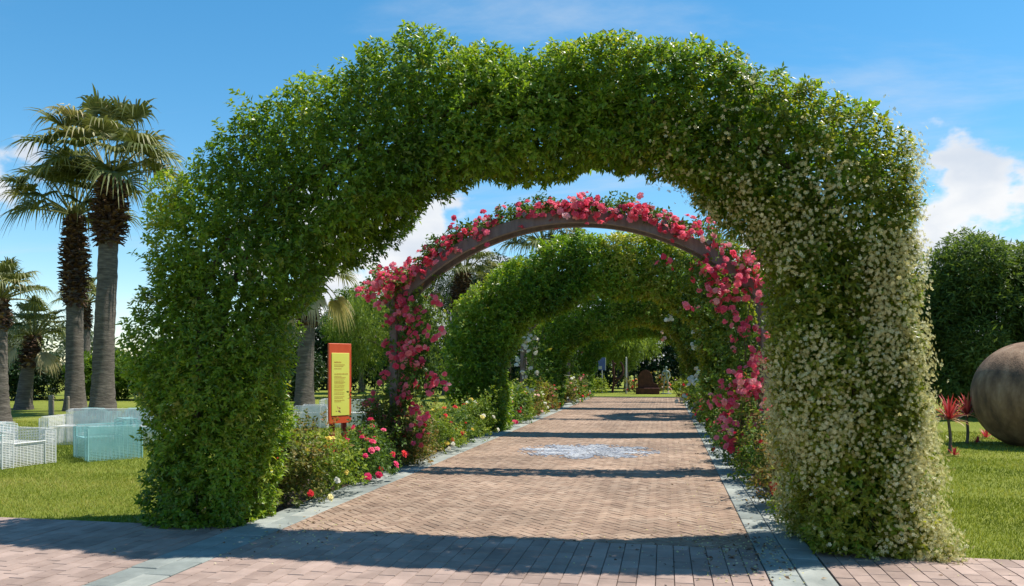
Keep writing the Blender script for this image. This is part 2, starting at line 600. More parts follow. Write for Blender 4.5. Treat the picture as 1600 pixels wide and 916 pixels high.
M['paver'] = noise_mat('concrete_paver', [(0.05, (0.24, 0.165, 0.135)), (0.4, (0.33, 0.24, 0.195)), (0.7, (0.39, 0.285, 0.235)), (0.95, (0.44, 0.34, 0.285))], 6, 8, 0.88, 0.35, 110, objrand=0.93, dist=0.004)
M['slab'] = noise_mat('stone_slab', [(0.05, (0.17, 0.195, 0.18)), (0.4, (0.265, 0.29, 0.265)), (0.7, (0.345, 0.36, 0.32)), (0.95, (0.45, 0.44, 0.39))], 5, 8, 0.8, 0.45, 60, objrand=0.93, dist=0.006)
M['sand'] = noise_mat('joint_sand', [(0.3, (0.17, 0.12, 0.09)), (0.7, (0.30, 0.22, 0.165))], 30, bump=0.4, bscale=200)
M['soil'] = noise_mat('soil', [(0.3, (0.045, 0.03, 0.02)), (0.7, (0.12, 0.085, 0.055))], 14, bump=1.0, bscale=40, dist=0.05)
M['wood'] = noise_mat('painted_beam', [(0.3, (0.135, 0.105, 0.10)), (0.7, (0.22, 0.175, 0.165))], 6, rough=0.7, bump=0.2, stretch=(3, 3, 0.6))
M['sphere'] = noise_mat('weathered_terracotta', [(0.30, (0.075, 0.052, 0.038)), (0.45, (0.19, 0.115, 0.07)), (0.57, (0.29, 0.185, 0.115)), (0.74, (0.40, 0.30, 0.215))], 2.2, 14, 0.9, 0.6, 30, dist=0.02, stretch=(1.5, 1.5, 0.55))
M['white_wire'] = noise_mat('white_woven_wire', [(0.3, (0.66, 0.655, 0.62)), (0.7, (0.79, 0.785, 0.76))], 8, rough=0.5, bump=0)
M['teal_wire'] = noise_mat('teal_woven_wire', [(0.3, (0.22, 0.46, 0.44)), (0.7, (0.36, 0.62, 0.60))], 5, rough=0.5, bump=0)
M['sign_red'] = noise_mat('sign_red', [(0.3, (0.60, 0.075, 0.022)), (0.7, (0.68, 0.11, 0.035))], 4, rough=0.45, bump=0)
M['sign_post'] = noise_mat('sign_post_red', [(0.3, (0.20, 0.018, 0.014)), (0.7, (0.28, 0.03, 0.02))], 4, rough=0.5, bump=0)
M['sign_yellow'] = noise_mat('sign_yellow', [(0.3, (0.74, 0.72, 0.10)), (0.7, (0.79, 0.77, 0.15))], 3, rough=0.45, bump=0)
M['sign_ink'] = noise_mat('sign_lettering', [(0.3, (0.52, 0.26, 0.05)), (0.7, (0.58, 0.33, 0.06))], 9, bump=0)
M['rust'] = noise_mat('rusted_steel', [(0.3, (0.045, 0.020, 0.016)), (0.6, (0.10, 0.038, 0.026)), (0.8, (0.16, 0.065, 0.04))], 5, rough=0.85, bump=0.3)
M['verdigris'] = noise_mat('patinated_metal', [(0.3, (0.22, 0.27, 0.24)), (0.7, (0.38, 0.43, 0.39))], 7, rough=0.5, bump=0.1)
M['bollard'] = noise_mat('weathered_timber', [(0.3, (0.20, 0.16, 0.12)), (0.7, (0.36, 0.31, 0.24))], 9, rough=0.85, bump=0.5, stretch=(4, 4, 0.7))
M['post_white'] = noise_mat('pale_post', [(0.3, (0.40, 0.39, 0.36)), (0.7, (0.55, 0.54, 0.5))], 9, bump=0.1)
M['blue'] = noise_mat('blue_panel', [(0.3, (0.07, 0.10, 0.30)), (0.7, (0.10, 0.15, 0.38))], 4, rough=0.4, bump=0)
M['cordy'] = leaf_mat('cordyline_leaf', [(0.0, (0.10, 0.015, 0.02)), (0.5, (0.42, 0.045, 0.055)), (0.8, (0.60, 0.12, 0.11)), (1.0, (0.50, 0.38, 0.20))], 0.3, 0.4, (1.2, 0.8, 0.7))
M['tessera'] = noise_mat('mosaic_stone', [(0.05, (0.12, 0.14, 0.20)), (0.35, (0.32, 0.345, 0.39)), (0.55, (0.46, 0.48, 0.51)), (0.95, (0.62, 0.62, 0.61))], 3, 6, 0.7, 0.2, 60, objrand=0.0, dist=0.004)


def lawn_mat():
    m, nt, p, out = new_mat('lawn_turf')
    geo = nt.nodes.new('ShaderNodeNewGeometry')
    n1 = nt.nodes.new('ShaderNodeTexNoise')
    n1.inputs['Scale'].default_value = 0.35
    n1.inputs['Detail'].default_value = 6
    n2 = nt.nodes.new('ShaderNodeTexNoise')
    n2.inputs['Scale'].default_value = 26
    n2.inputs['Detail'].default_value = 6
    n2.inputs['Roughness'].default_value = 0.75
    for n in (n1, n2):
        nt.links.new(geo.outputs['Position'], n.inputs['Vector'])
    a = nt.nodes.new('ShaderNodeMath')
    a.operation = 'MULTIPLY_ADD'
    nt.links.new(n2.outputs[0], a.inputs[0])
    a.inputs[1].default_value = 0.55
    s = nt.nodes.new('ShaderNodeMath')
    s.operation = 'MULTIPLY'
    nt.links.new(n1.outputs[0], s.inputs[0])
    s.inputs[1].default_value = 0.5
    nt.links.new(s.outputs[0], a.inputs[2])
    c = ramp_node(nt, a.outputs[0], [(0.3, (0.12, 0.165, 0.024)), (0.5, (0.20, 0.235, 0.036)), (0.68, (0.29, 0.30, 0.06))])
    nt.links.new(c, p.inputs['Base Color'])
    p.inputs['Roughness'].default_value = 0.9
    p.inputs['Specular IOR Level'].default_value = 0.1
    b = nt.nodes.new('ShaderNodeBump')
    b.inputs['Strength'].default_value = 0.9
    b.inputs['Distance'].default_value = 0.05
    n3 = nt.nodes.new('ShaderNodeTexNoise')
    n3.inputs['Scale'].default_value = 70
    nt.links.new(geo.outputs['Position'], n3.inputs['Vector'])
    nt.links.new(n3.outputs[0], b.inputs['Height'])
    nt.links.new(b.outputs[0], p.inputs['Normal'])
    return m


M['lawn'] = lawn_mat()
M['grass'] = leaf_mat('grass_blade', [(0.0, (0.085, 0.13, 0.014)), (0.5, (0.20, 0.245, 0.035)), (0.8, (0.29, 0.32, 0.055)), (1.0, (0.42, 0.38, 0.12))], 0.4, 0.6, spec=0.15)

# ------------------------------------------------------------------ the ground
XL, XR = -3.62, 0.75          # inner edges of the stone borders
SB = 0.47                     # width of a stone border
S0, S1 = 7.08, 41.0           # the crossing's far edge, the path's end
BEDL, BEDR = -5.05, 2.15      # outer edges of the flower beds


def sheet(name, x0, x1, y0, y1, z, mat):
    b = Buf()
    b.add([(x0, y0, z), (x1, y0, z), (x1, y1, z), (x0, y1, z)], (0, 1, 2, 3))
    return b.build(name, mat, kind='structure')


sheet('lawn', -600, 600, -300, 1200, 0.0, M['lawn'])
crossing = sheet('paved_crossing', -16, 12, -3, S0, 0.008, M['sand'])
path = sheet('garden_path', XL, XR, S0 + 0.002, S1, 0.010, M['sand'])
sheet('soil_bed_left', BEDL, XL - SB - 0.004, S0 + 0.02, S1, 0.014, M['soil'])
sheet('soil_bed_right', XR + SB + 0.004, BEDR, S0 + 0.02, S1, 0.014, M['soil'])
ZT = 0.034                    # top of the pavers


def paver_mesh(name, sx, sy, mat):
    b = Buf()
    c = 0.003
    V = [(-sx, -sy, -0.008), (sx, -sy, -0.008), (sx, sy, -0.008), (-sx, sy, -0.008),
         (-sx + c, -sy + c, 0), (sx - c, -sy + c, 0), (sx - c, sy - c, 0), (-sx + c, sy - c, 0)]
    F = [(0, 1, 5, 4), (1, 2, 6, 5), (2, 3, 7, 6), (3, 0, 4, 7), (4, 5, 6, 7)]
    b.add(V, F, 0.0)
    return b, b.mesh(name, mat)


def lay(pieces, sx, sy, mat, name, parent, limit, rest_name):
    """pieces: (x, y, angle). The `limit` that show largest are objects of their own, the rest one mesh."""
    tb, me = paver_mesh(name, sx, sy, mat)
    TV = np.concatenate(tb.V)
    TF = tb.F[0]
    P = np.array(pieces)
    c, s = math.cos(TH), math.sin(TH)
    fwd = P[:, 0] * -s + P[:, 1] * c
    side = P[:, 0] * c + P[:, 1] * s
    inview = (fwd > 5.72) & (abs(side) < fwd * 0.66)
    key = np.where(inview, fwd, 1e6 + abs(fwd))
    order = np.argsort(key)
    for i in order[:limit]:
        o = bpy.data.objects.new(name, me)
        o.location = (P[i, 0], P[i, 1], ZT + RNG.uniform(-0.002, 0.002))
        o.rotation_euler = (RNG.normal(0, 0.005), RNG.normal(0, 0.005), P[i, 2])
        o.parent = parent
        COL.objects.link(o)
    R = P[order[limit:]]
    n = len(R)
    ca, sa = np.cos(R[:, 2])[:, None], np.sin(R[:, 2])[:, None]
    W = np.stack([TV[None, :, 0] * ca - TV[None, :, 1] * sa + R[:, :1],
                  TV[None, :, 0] * sa + TV[None, :, 1] * ca + R[:, 1:2],
                  np.broadcast_to(TV[None, :, 2], (n, len(TV))) + ZT + RNG.uniform(-0.002, 0.002, (n, 1))
                  + TV[None, :, 0] * RNG.normal(0, 0.006, (n, 1)) + TV[None, :, 1] * RNG.normal(0, 0.006, (n, 1))], -1)
    b = Buf()
    F = (TF[None] + np.arange(n)[:, None, None] * len(TV)).reshape(-1, 4)
    b.add(W.reshape(-1, 3), F, np.repeat(RNG.uniform(0, 1, n), len(TF)))
    return b.build(rest_name, mat, parent, kind='stuff')


# crossing: pavers in lines that run the way the path runs, joints staggered
pcs = []
PW, PL = 0.136, 0.212
bandsL, bandsR = (XL - SB, XL), (XR, XR + SB)


part_pavers = Buf()


def column(x0, x1):
    n = max(1, int(round((x1 - x0) / PW)))
    w = (x1 - x0) / n
    for i in range(n):
        x = x0 + (i + 0.5) * w
        off = (0.0, 0.5, 0.22, 0.72)[i % 4] * PL + random.uniform(-0.01, 0.01)
        y = S0 - 0.012 - PL / 2 - off * 0.999
        while y > 2.2:
            pcs.append((x, y, 0.0))
            y -= PL
        if off > 0.02:
            chbox(part_pavers, x - PW / 2 + 0.004, x + PW / 2 - 0.004, S0 - 0.012 - off + 0.004, S0 - 0.014, ZT - 0.025, ZT, 0.003, random.random())
    return w


column(-13.6, bandsL[0] - 0.01)
column(XL + 0.005, XR - 0.005)
column(bandsR[1] + 0.01, 9.0)
lay(pcs, PW / 2 - 0.0014, PL / 2 - 0.0014, M['paver'], 'paver', crossing, 300, 'paver_field')
part_pavers.build('cut_pavers', M['paver'], crossing, kind='stuff')

# path: herringbone of bricks at 45 degrees
W1 = 0.088
hb_p, hb_edge = [], []
r2 = math.sqrt(0.5)
for iy in range(-20, 500):
    for ix in range(max(-20, iy - 60), iy + 60):
        d = (ix - iy) % 4
        if d == 0:
            cx, cy, ang = ix + 1.0, iy + 0.5, 0.0
        elif d == 3:
            cx, cy, ang = ix + 0.5, iy + 1.0, PI / 2
        else:
            continue
        X = (cx - cy) * r2 * W1 - 1.43
        Y = (cx + cy) * r2 * W1 + 6.0
        if Y < S0 - 0.09 or Y > S1 - 0.1 or X < XL - 0.1 or X > XR + 0.1:
            continue
        if X > XL + 0.10 and X < XR - 0.10 and Y > S0 + 0.10:
            hb_p.append((X, Y, ang + PI / 4))
        else:
            hb_edge.append((X, Y, ang + PI / 4))
lay(hb_p, W1 - 0.0022, W1 / 2 - 0.0022, M['brick'], 'brick', path, 300, 'brick_field')


def clip_poly(poly, axis, lim, keep_less):
    out = []
    for i in range(len(poly)):
        a, b = poly[i], poly[(i + 1) % len(poly)]
        ia = (a[axis] <= lim) == keep_less or a[axis] == lim
        ib = (b[axis] <= lim) == keep_less or b[axis] == lim
        if ia:
            out.append(a)
        if ia != ib:
            t = (lim - a[axis]) / (b[axis] - a[axis])
            out.append((a[0] + (b[0] - a[0]) * t, a[1] + (b[1] - a[1]) * t))
    return out


eb = Buf()
for (X, Y, a) in hb_edge:
    c, s = math.cos(a), math.sin(a)
    hx, hy = W1 - 0.0035, W1 / 2 - 0.0035
    poly = [(X + c * u - s * v, Y + s * u + c * v) for u, v in ((-hx, -hy), (hx, -hy), (hx, hy), (-hx, hy))]
    poly = clip_poly(poly, 0, XL + 0.004, False)
    if len(poly) > 2:
        poly = clip_poly(poly, 0, XR - 0.004, True)
    if len(poly) > 2:
        poly = clip_poly(poly, 1, S0 + 0.004, False)
    if len(poly) < 3:
        continue
    n = len(poly)
    t = RNG.uniform(0, 1)
    z = ZT + RNG.uniform(-0.002, 0.001)
    b0 = eb.n
    eb.add([(p[0], p[1], z - 0.02) for p in poly] + [(p[0], p[1], z) for p in poly],
           [(i, (i + 1) % n, n + (i + 1) % n, n + i) for i in range(n)], t)
    eb.F.append(np.array([[b0 + n + i for i in range(n)]]))
    eb.T.append(np.array([t]))
eb.build('cut_bricks', M['brick'], path, kind='stuff')

# stone borders, two slabs wide
for nm, x0 in (('stone_border_left', XL - SB), ('stone_border_right', XR)):
    st = sheet(nm, x0, x0 + SB, 2.2, S1, 0.012, M['sand'])
    for k in range(2):
        xa = x0 + 0.003 + k * SB / 2
        y = 2.25 + 0.2 * k
        while y < S1 - 0.3:
            ln = random.uniform(0.34, 0.62)
            b = Buf()
            chbox(b, -SB / 4 + 0.004, SB / 4 - 0.004, -ln / 2 + 0.004, ln / 2 - 0.004, -0.022, 0.0, 0.005, 0.0)
            o = b.build('stone_slab', M['slab'], st)
            o.location = (xa + SB / 4 - 0.003, y + ln / 2, ZT + 0.003 + random.uniform(-0.003, 0.003))
            o.rotation_euler = (random.gauss(0, 0.004), random.gauss(0, 0.006), 0)
            y += ln

# round mosaic let into the path
mos = thing('mosaic_roundel', 'round white and blue-grey stone mosaic set into the brick path', 'mosaic', (-1.40, 14.6, ZT))
b = Buf()
y = -1.3
ring = [(0.10, 0.05)]
r = 0.05
while r < 1.27:
    n = max(4, int(2 * PI * (r + 0.02) / 0.05))
    for i in range(n):
        a = (i + random.random() * 0.2) * 2 * PI / n
        star = math.cos(8 * a + r * 2.0)
        t = 0.72 if (star > 0.1 or r < 0.2) else 0.36
        if 1.02 < r < 1.12 or 0.52 < r < 0.58:
            t = 0.12
        t = min(1, max(0, t + random.gauss(0, 0.16)))
        edge = 1.27 * (0.80 + 0.20 * math.cos(8 * a + 0.5)) - r
        if random.random() < (0.10 if edge > 0.12 else 0.45 if edge > -0.06 else 0.90):
            continue
        hw = 0.5 * 2 * PI / n * 0.86
        ra, rb = r + 0.003, r + 0.042
        z = 0.009 + random.uniform(-0.002, 0.002)
        pts = [(ra * math.cos(a - hw), ra * math.sin(a - hw)), (rb * math.cos(a - hw), rb * math.sin(a - hw)),
               (rb * math.cos(a + hw), rb * math.sin(a + hw)), (ra * math.cos(a + hw), ra * math.sin(a + hw))]
        b.add([(p[0], p[1], -0.004) for p in pts] + [(p[0], p[1], z) for p in pts],
              [(0, 1, 5, 4), (1, 2, 6, 5), (2, 3, 7, 6), (3, 0, 4, 7), (4, 5, 6, 7)], t)
    r += 0.045
b.build('tesserae', M['tessera'], mos, kind='stuff')


# mown grass on the near lawns
def grass_patch():
    b = Buf()
    for (x0, x1, y0, y1, dens, h) in ((-14.0, -5.0, S0 - 0.012, 10.5, 2000, 0.034), (-15.5, -5.0, 10.5, 14.5, 1100, 0.036), (-20, -5.0, 14.5, 20, 420, 0.042),
                                      (2.12, 6.8, S0 - 0.012, 10.5, 2300, 0.034), (2.12, 9.5, 10.5, 15, 1100, 0.036), (2.5, 13, 15, 21, 420, 0.042)):
        n = int((x1 - x0) * (y1 - y0) * dens)
        x = RNG.uniform(x0, x1, n)
        y = RNG.uniform(y0, y1, n)
        c, s = math.cos(TH), math.sin(TH)
        fw = -s * x + c * y
        sd = c * x + s * y
        k = abs(sd) < fw * 0.70
        x, y = x[k], y[k]
        n = len(x)
        a = RNG.uniform(0, 6.28, n)
        hh = h * RNG.uniform(0.5, 1.25, n)
        le = hh * RNG.uniform(0.1, 0.9, n)
        la = RNG.uniform(0, 6.28, n)
        w = 0.0036 * (1 + 0.10 * (y - 7))
        dx, dy = np.cos(a) * w, np.sin(a) * w
        V = np.stack([np.stack([x - dx, y - dy, 0 * x], -1), np.stack([x + dx, y + dy, 0 * x], -1),
                      np.stack([x + np.cos(la) * le, y + np.sin(la) * le, hh], -1)], 1)
        p = np.stack([x, y, 0 * x], -1)
        t = np.clip(0.48 + 0.26 * noise3(p, 0.9) + 0.14 * noise3(p, 3.1) + 0.12 * np.sign(np.sin(y * 4.2)) * 0.5 + RNG.normal(0, 0.2, n), 0, 1)
        b.add(V.reshape(-1, 3), np.arange(n * 3).reshape(-1, 3), t)
    o = b.build('grass', M['grass'], kind='stuff')
    o['label'] = 'short mown grass of the lawns on both sides'
    return o


grass_patch()

# ------------------------------------------------------------------ hedge arches
PROF_O = np.array([(-5.22, 0.0), (-5.26, 1.15), (-5.30, 2.4), (-5.08, 3.10), (-4.5, 3.62), (-3.75, 4.10), (-2.9, 4.47), (-1.9, 4.62), (-0.9, 4.57),
                   (0.2, 4.38), (0.95, 4.08), (1.62, 3.70), (2.00, 3.25), (2.10, 2.5), (2.12, 1.4), (2.26, 0.5), (2.42, 0.0)])
PROF_I = np.array([(-3.92, 0.0), (-3.88, 1.1), (-3.78, 2.08), (-3.42, 2.55), (-2.95, 2.82), (-2.5, 3.02), (-2.1, 3.22), (-1.6, 3.42), (-0.9, 3.48),
                   (-0.3, 3.45), (0.16, 3.26), (0.53, 2.90), (0.80, 2.48), (0.94, 1.95), (0.98, 1.3), (1.05, 0.5), (1.08, 0.0)])


def arch_points(n, po, pi, y0, hd, rng, seed, depth=(0.66, 1.0), inner_bias=0.0, lump=0.10):
    """Points on and just under the skin of an arch: positions, outward directions, parameter along, angle round."""
    seg = np.linalg.norm(np.diff((po + pi) / 2, axis=0), axis=1) + 0.6 * np.linalg.norm(np.diff(po, axis=0), axis=1)
    cum = np.concatenate([[0], np.cumsum(seg)])
    t = rng.uniform(0, cum[-1], n)
    idx = np.interp(t, cum, np.arange(len(po)))
    i0 = np.clip(idx.astype(int), 0, len(po) - 2)
    f = (idx - i0)[:, None]
    O = po[i0] * (1 - f) + po[i0 + 1] * f
    I = pi[i0] * (1 - f) + pi[i0 + 1] * f
    C = (O + I) / 2
    half = np.linalg.norm(O - I, axis=1) / 2
    e = unit(O - I)
    face = rng.uniform(0, 1, n) < 0.56           # front and back against inner and outer side
    q = rng.uniform(-1, 1, n)
    sg = np.where(rng.uniform(0, 1, n) < 0.5, -1.0, 1.0)
    cx, cy = np.where(face, q, sg), np.where(face, sg, q)
    k5 = (np.abs(cx) ** 5 + np.abs(cy) ** 5) ** 0.2
    cx, cy = cx / k5, cy / k5                    # a squarish section with rounded corners
    r = depth[0] + (depth[1] - depth[0]) * rng.uniform(0, 1, n) ** 0.55
    pos = np.stack([C[:, 0] + e[:, 0] * half * cx, np.full(n, y0) + hd * cy, C[:, 1] + e[:, 1] * half * cx], -1)
    fine = noise3(pos, 5.5, seed + 4)
    lum = lump * noise3(pos, 1.5, seed) + lump * 0.9 * noise3(pos, 3.6, seed + 2) + lump * 0.7 * fine
    hollow = (fine + 0.6 * noise3(pos, 3.0, seed + 6) < -0.55) & (rng.uniform(0, 1, n) < 0.8)
    rr = r + lum - np.where(hollow, 0.15, 0.0)
    pos = np.stack([C[:, 0] + e[:, 0] * half * cx * rr, y0 + hd * cy * rr, C[:, 1] + e[:, 1] * half * cx * rr], -1)
    gx, gy = np.sign(cx) * np.abs(cx) ** 3, np.sign(cy) * np.abs(cy) ** 3
    nrm = unit(np.stack([e[:, 0] * gx, gy, e[:, 1] * gx], -1))
    pos[:, 2] = np.maximum(pos[:, 2], 0.05)
    return pos, nrm, idx / (len(po) - 1), cx, cy


def hedge_arch(y0, label, n, per, L, W, seed, full=False, po=PROF_O, pi=PROF_I, hd=0.50, flowers=0, shoots=30, gold=0.25):
    rng = np.random.default_rng(seed)
    t = thing('hedge_arch', label, 'hedge arch', (-1.5, y0, 0), 0, 'clipped jasmine arches over the brick path')
    T0 = np.array([1.5, -y0, 0])
    P, A, u, cx, cy = arch_points(n, po, pi, y0, hd, rng, seed)
    A = unit(A + rng.normal(0, 0.45, A.shape) + np.array([0.12, 0, 0.75]))
    tone = 0.40 + 0.20 * noise3(P, 2.2, seed + 5) + 0.10 * noise3(P, 5.0, seed + 9)
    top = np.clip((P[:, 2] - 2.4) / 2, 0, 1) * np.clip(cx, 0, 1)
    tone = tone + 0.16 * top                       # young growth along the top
    isgold = rng.uniform(0, 1, n) < np.clip(gold + 1.1 * (u - 0.56) / 0.30, 0.05, 0.92)
    for g, nm, mt in ((False, 'foliage', 'jasmine'), (True, 'yellowish_foliage', 'jasmine_gold')):
        k = isgold == g
        b = Buf()
        for back in (False, True):
            kk = k & ((cy > 0.6) == back)
            sprigs(b, P[kk] + T0, A[kk], per, L, W, L * 1.0, (35, 85), tone[kk], 0.15, 0.22, back or not full, rng)
        b.build(nm, M[mt], t, kind='stuff')
    # sparse inner leaves and the woody frame inside
    Pi, Ai, ui, cxi, cyi = arch_points(n // 3, po, pi, y0, hd, rng, seed, (0.25, 0.66))
    b = Buf()
    sprigs(b, Pi + T0, unit(Ai + rng.normal(0, 0.8, Ai.shape)), max(3, per - 2), L * 1.25, W * 1.3, L, (30, 85), 0.30, 0.1, 0.3, True, rng)
    b.build('inner_foliage', M['jasmine'], t, kind='stuff')
    mid = (po + pi) / 2
    for yy in (-0.22, 0.22):
        b = Buf()
        pts = np.stack([mid[:, 0] + 1.5, np.full(len(mid), yy), mid[:, 1]], -1)
        tube(b, pts, 0.035, 6)
        b.build('frame_hoop', M['stem'], t)
    if flowers:
        Pf, Af, uf, cxf, cyf = arch_points(flowers * 12, po, pi, y0, hd, rng, seed, (0.97, 1.05))
        right = np.clip((uf - 0.55) / 0.27, 0, 1)
        patch = np.clip(0.55 + 0.8 * noise3(Pf, 2.2, seed + 3) + 0.6 * noise3(Pf, 5.0, seed + 8), 0.06, 1.5)
        sunny = np.clip(0.50 + 0.9 * np.clip(cxf, 0, 1) * np.clip((uf - 0.6) / 0.2, 0, 1), 0, 1.2)
        k = rng.uniform(0, 1, len(Pf)) < right ** 1.3 * patch * sunny * 0.9
        Pf, Af = Pf[k], Af[k]
        m = len(Pf)
        rep = 3
        Q = np.repeat(Pf, rep, 0) + rng.normal(0, 0.036, (m * rep, 3)) + np.repeat(Af, rep, 0) * rng.uniform(0.02, 0.07, (m * rep, 1))
        b = Buf()
        stars(b, Q + T0, np.repeat(Af, rep, 0), 0.0155, 0.42, 0.30, 5, rng)
        b.build('white_blossom', M['jasmine_flower'], t, kind='stuff')
    # shoots that stand out of the clipped outline
    Ps, As, us, cxs, cys = arch_points(shoots * 12, po, pi, y0, hd, rng, seed, (0.98, 1.0))
    k = np.where(((cxs > 0.75) & (Ps[:, 2] > 2.6)) | (rng.uniform(0, 1, len(Ps)) < 0.03))[0][:shoots]
    for i in k:
        base = Ps[i] + T0
        ln = rng.uniform(0.08, 0.25)
        d = unit(As[i] * 0.7 + np.array([rng.normal(0, 0.3), rng.normal(0, 0.25), 0.7]))
        m = int(ln / 0.022)
        f = np.linspace(0, 1, m)[:, None]
        pts = base + d * ln * f + np.array([rng.normal(0, 0.05), 0, -0.05]) * f ** 2
        b = Buf()
        sprigs(b, pts, np.repeat(d[None], m, 0), 3, L * 1.1, W * 1.05, 0.02, (50, 80), 0.62, 0.12, 0.2, not full, rng)
        b.build('shoot', M['jasmine'], t)
    return t


hedge_arch(7.36, 'nearest tall jasmine hedge arch, its right leg covered in white blossom', 25500, 7, 0.058, 0.0285, 21, True, flowers=6500, shoots=46, gold=0.22)
c0 = np.array([-1.5, 0.0])
hedge_arch(18.75, 'second green hedge arch, framed by the pink rose arch', 13000, 6, 0.095, 0.049, 31, False, (PROF_O - c0) * [0.955, 1.0] + c0, (PROF_I - c0) * [0.97, 0.93] + c0, flowers=300, shoots=26, gold=0.5)
hedge_arch(29.9, 'third green hedge arch, seen through the second one', 9000, 5, 0.12, 0.06, 41, False, (PROF_O - c0) * [0.955, 1.0] + c0, (PROF_I - c0) * [0.97, 0.9] + c0, flowers=260, shoots=16, gold=0.7)
hedge_arch(41.2, 'farthest hedge arch where the brick path ends', 6000, 5, 0.14, 0.07, 51, False, (PROF_O - c0) * [0.955, 1.0] + c0, (PROF_I - c0) * [0.97, 0.9] + c0, flowers=0, shoots=12, gold=0.6)

# ------------------------------------------------------------------ climbing rose arches
ARC_C, ARC_HALF, ARC_TOP, ARC_END = -1.43, 2.87, 3.98, 2.72
ARC_R = (ARC_HALF ** 2 + (ARC_TOP - ARC_END) ** 2) / (2 * (ARC_TOP - ARC_END))


def arc_z(x):
    return ARC_TOP - ARC_R + math.sqrt(max(0.0, ARC_R ** 2 - x ** 2))


def rose_arch(y0, label, petal, seed, nbloom=480, individual=300, sc=1.0, nleaf=2600, colour_mix=None):
    rng = np.random.default_rng(seed)
    t = thing('rose_arch', label, 'rose arch', (ARC_C, y0, 0), 0, 'timber arches grown with climbing roses')
    phi = math.asin(ARC_HALF / ARC_R)
    for yy in (-0.2, 0.2):
        b = Buf()
        n = 40
        V, F = [], []
        for i in range(n + 1):
            a = -phi - 0.05 + (2 * phi + 0.10) * i / n
            for r, y in ((ARC_R, yy - 0.05), (ARC_R, yy + 0.05), (ARC_R - 0.17, yy + 0.05), (ARC_R - 0.17, yy - 0.05)):
                V.append((r * math.sin(a), y, ARC_TOP - ARC_R + r * math.cos(a)))
        for i in range(n):
            for k in range(4):
                F.append((4 * i + k, 4 * i + 4 + k, 4 * i + 4 + (k + 1) % 4, 4 * i + (k + 1) % 4))
        F += [(0, 1, 2, 3), (4 * n + 3, 4 * n + 2, 4 * n + 1, 4 * n)]
        b.add(V, F)
        b.build('arc_beam', M['wood'], t)
        for sgn in (-1, 1):
            b = Buf()
            chbox(b, sgn * ARC_HALF - 0.06, sgn * ARC_HALF + 0.06, yy - 0.045, yy + 0.045, 0.012, ARC_END + 0.02, 0.008)
            b.build('post', M['wood'], t)
            # radial bracket at the springing
            b = Buf()
            a = sgn * (phi - 0.03)
            p0 = np.array([(ARC_R - 0.12) * math.sin(a), yy, ARC_TOP - ARC_R + (ARC_R - 0.12) * math.cos(a)])
            p1 = p0 + np.array([sgn * 0.27, 0, 0.29])
            tube(b, [p0, p1], 0.055, 4)
            b.build('bracket', M['wood'], t)
    for i in range(9):
        a = -phi + 2 * phi * (i + 0.5) / 9
        b = Buf()
        r = ARC_R + 0.03
        p = np.array([r * math.sin(a), 0, ARC_TOP - ARC_R + r * math.cos(a)])
        tube(b, [p + np.array([0, -0.34, 0]), p + np.array([0, 0.34, 0])], 0.045, 4)
        b.build('purlin', M['wood'], t)
    # canes
    for sgn in (-1, 1):
        for k in range(5):
            b = Buf()
            x0 = sgn * ARC_HALF + rng.uniform(-0.25, 0.25)
            f = np.linspace(0, 1, 14)
            pts = np.stack([x0 - sgn * (rng.uniform(0.0, 0.5) * f + 0.1 * np.sin(f * 7 + k)), rng.uniform(-0.3, 0.3) + 0.12 * np.sin(f * 6 + 2 * k), 0.03 + f * rng.uniform(2.2, 3.1)], -1)
            tube(b, pts, np.linspace(0.014, 0.006, 14), 5)
            b.build('cane', M['stem'], t)

    def volume(n, surf=False):
        """Where the climbers grow: over the arc, and down both sides."""
        part = rng.uniform(0, 1, n)
        P = np.zeros((n, 3))
        A = np.zeros((n, 3))
        for i in range(n):
            if part[i] < (0.50 if surf else 0.44):
                a = rng.uniform(-phi, phi)
                thick = 0.20 + 0.06 * math.sin(a * 17 + seed) + 0.05 * math.sin(a * 41)
                r = ARC_R + (rng.uniform(0.0, thick) if not surf else thick * rng.uniform(0.1, 1.15))
                y = rng.uniform(-0.32, 0.32) if not surf else rng.uniform(-0.36, 0.30)
                P[i] = (r * math.sin(a), y, ARC_TOP - ARC_R + r * math.cos(a))
                if surf and rng.uniform() < 0.5:
                    rr = ARC_R + rng.uniform(-0.09, 0.12)
                    P[i] = (rr * math.sin(a), -0.29 - rng.uniform(0, 0.05), ARC_TOP - ARC_R + rr * math.cos(a))
                A[i] = (math.sin(a), -0.7 + rng.normal(0, 0.4), math.cos(a))
            else:
                sgn = -1 if part[i] < 0.77 else 1
                z = rng.uniform(0.35, 3.15) if sgn < 0 else rng.uniform(0.45, 3.2)
                wv = 0.30 * math.sin(z * 2.3 + seed + sgn) + 0.14 * math.sin(z * 6.1)
                if sgn < 0:
                    c = 0.14 + wv * 0.6 + 0.10 * max(0, z - 2.2)
                    w = 0.30
                else:
                    c = 0.20 + wv * 0.45 + 0.62 * max(0, z - 1.75)
                    w = 0.24
                x = -sgn * (c + rng.normal(0, w)) + sgn * ARC_HALF
                x = max(-ARC_HALF - 0.42, min(ARC_HALF + 0.32, x))
                zt = arc_z(x) + 0.05 if abs(x) < ARC_HALF else 3.2
                z = min(z, zt)
                y = -0.05 + rng.normal(0, 0.22) if not surf else -0.28 + rng.normal(0, 0.12)
                P[i] = (x, y, z)
                A[i] = (rng.normal(0, 0.5), -1.0 if surf else rng.normal(-0.3, 0.7), 0.45)
        return P, unit(A)

    P, A = volume(nleaf)
    b = Buf()
    sprigs(b, P, unit(A + rng.normal(0, 0.6, A.shape)), 5, 0.07 * sc, 0.042 * sc, 0.09, (40, 85), np.clip(0.45 + 0.25 * noise3(P, 4), 0, 0.8), 0.16, 0.3, sc > 1.01, rng)
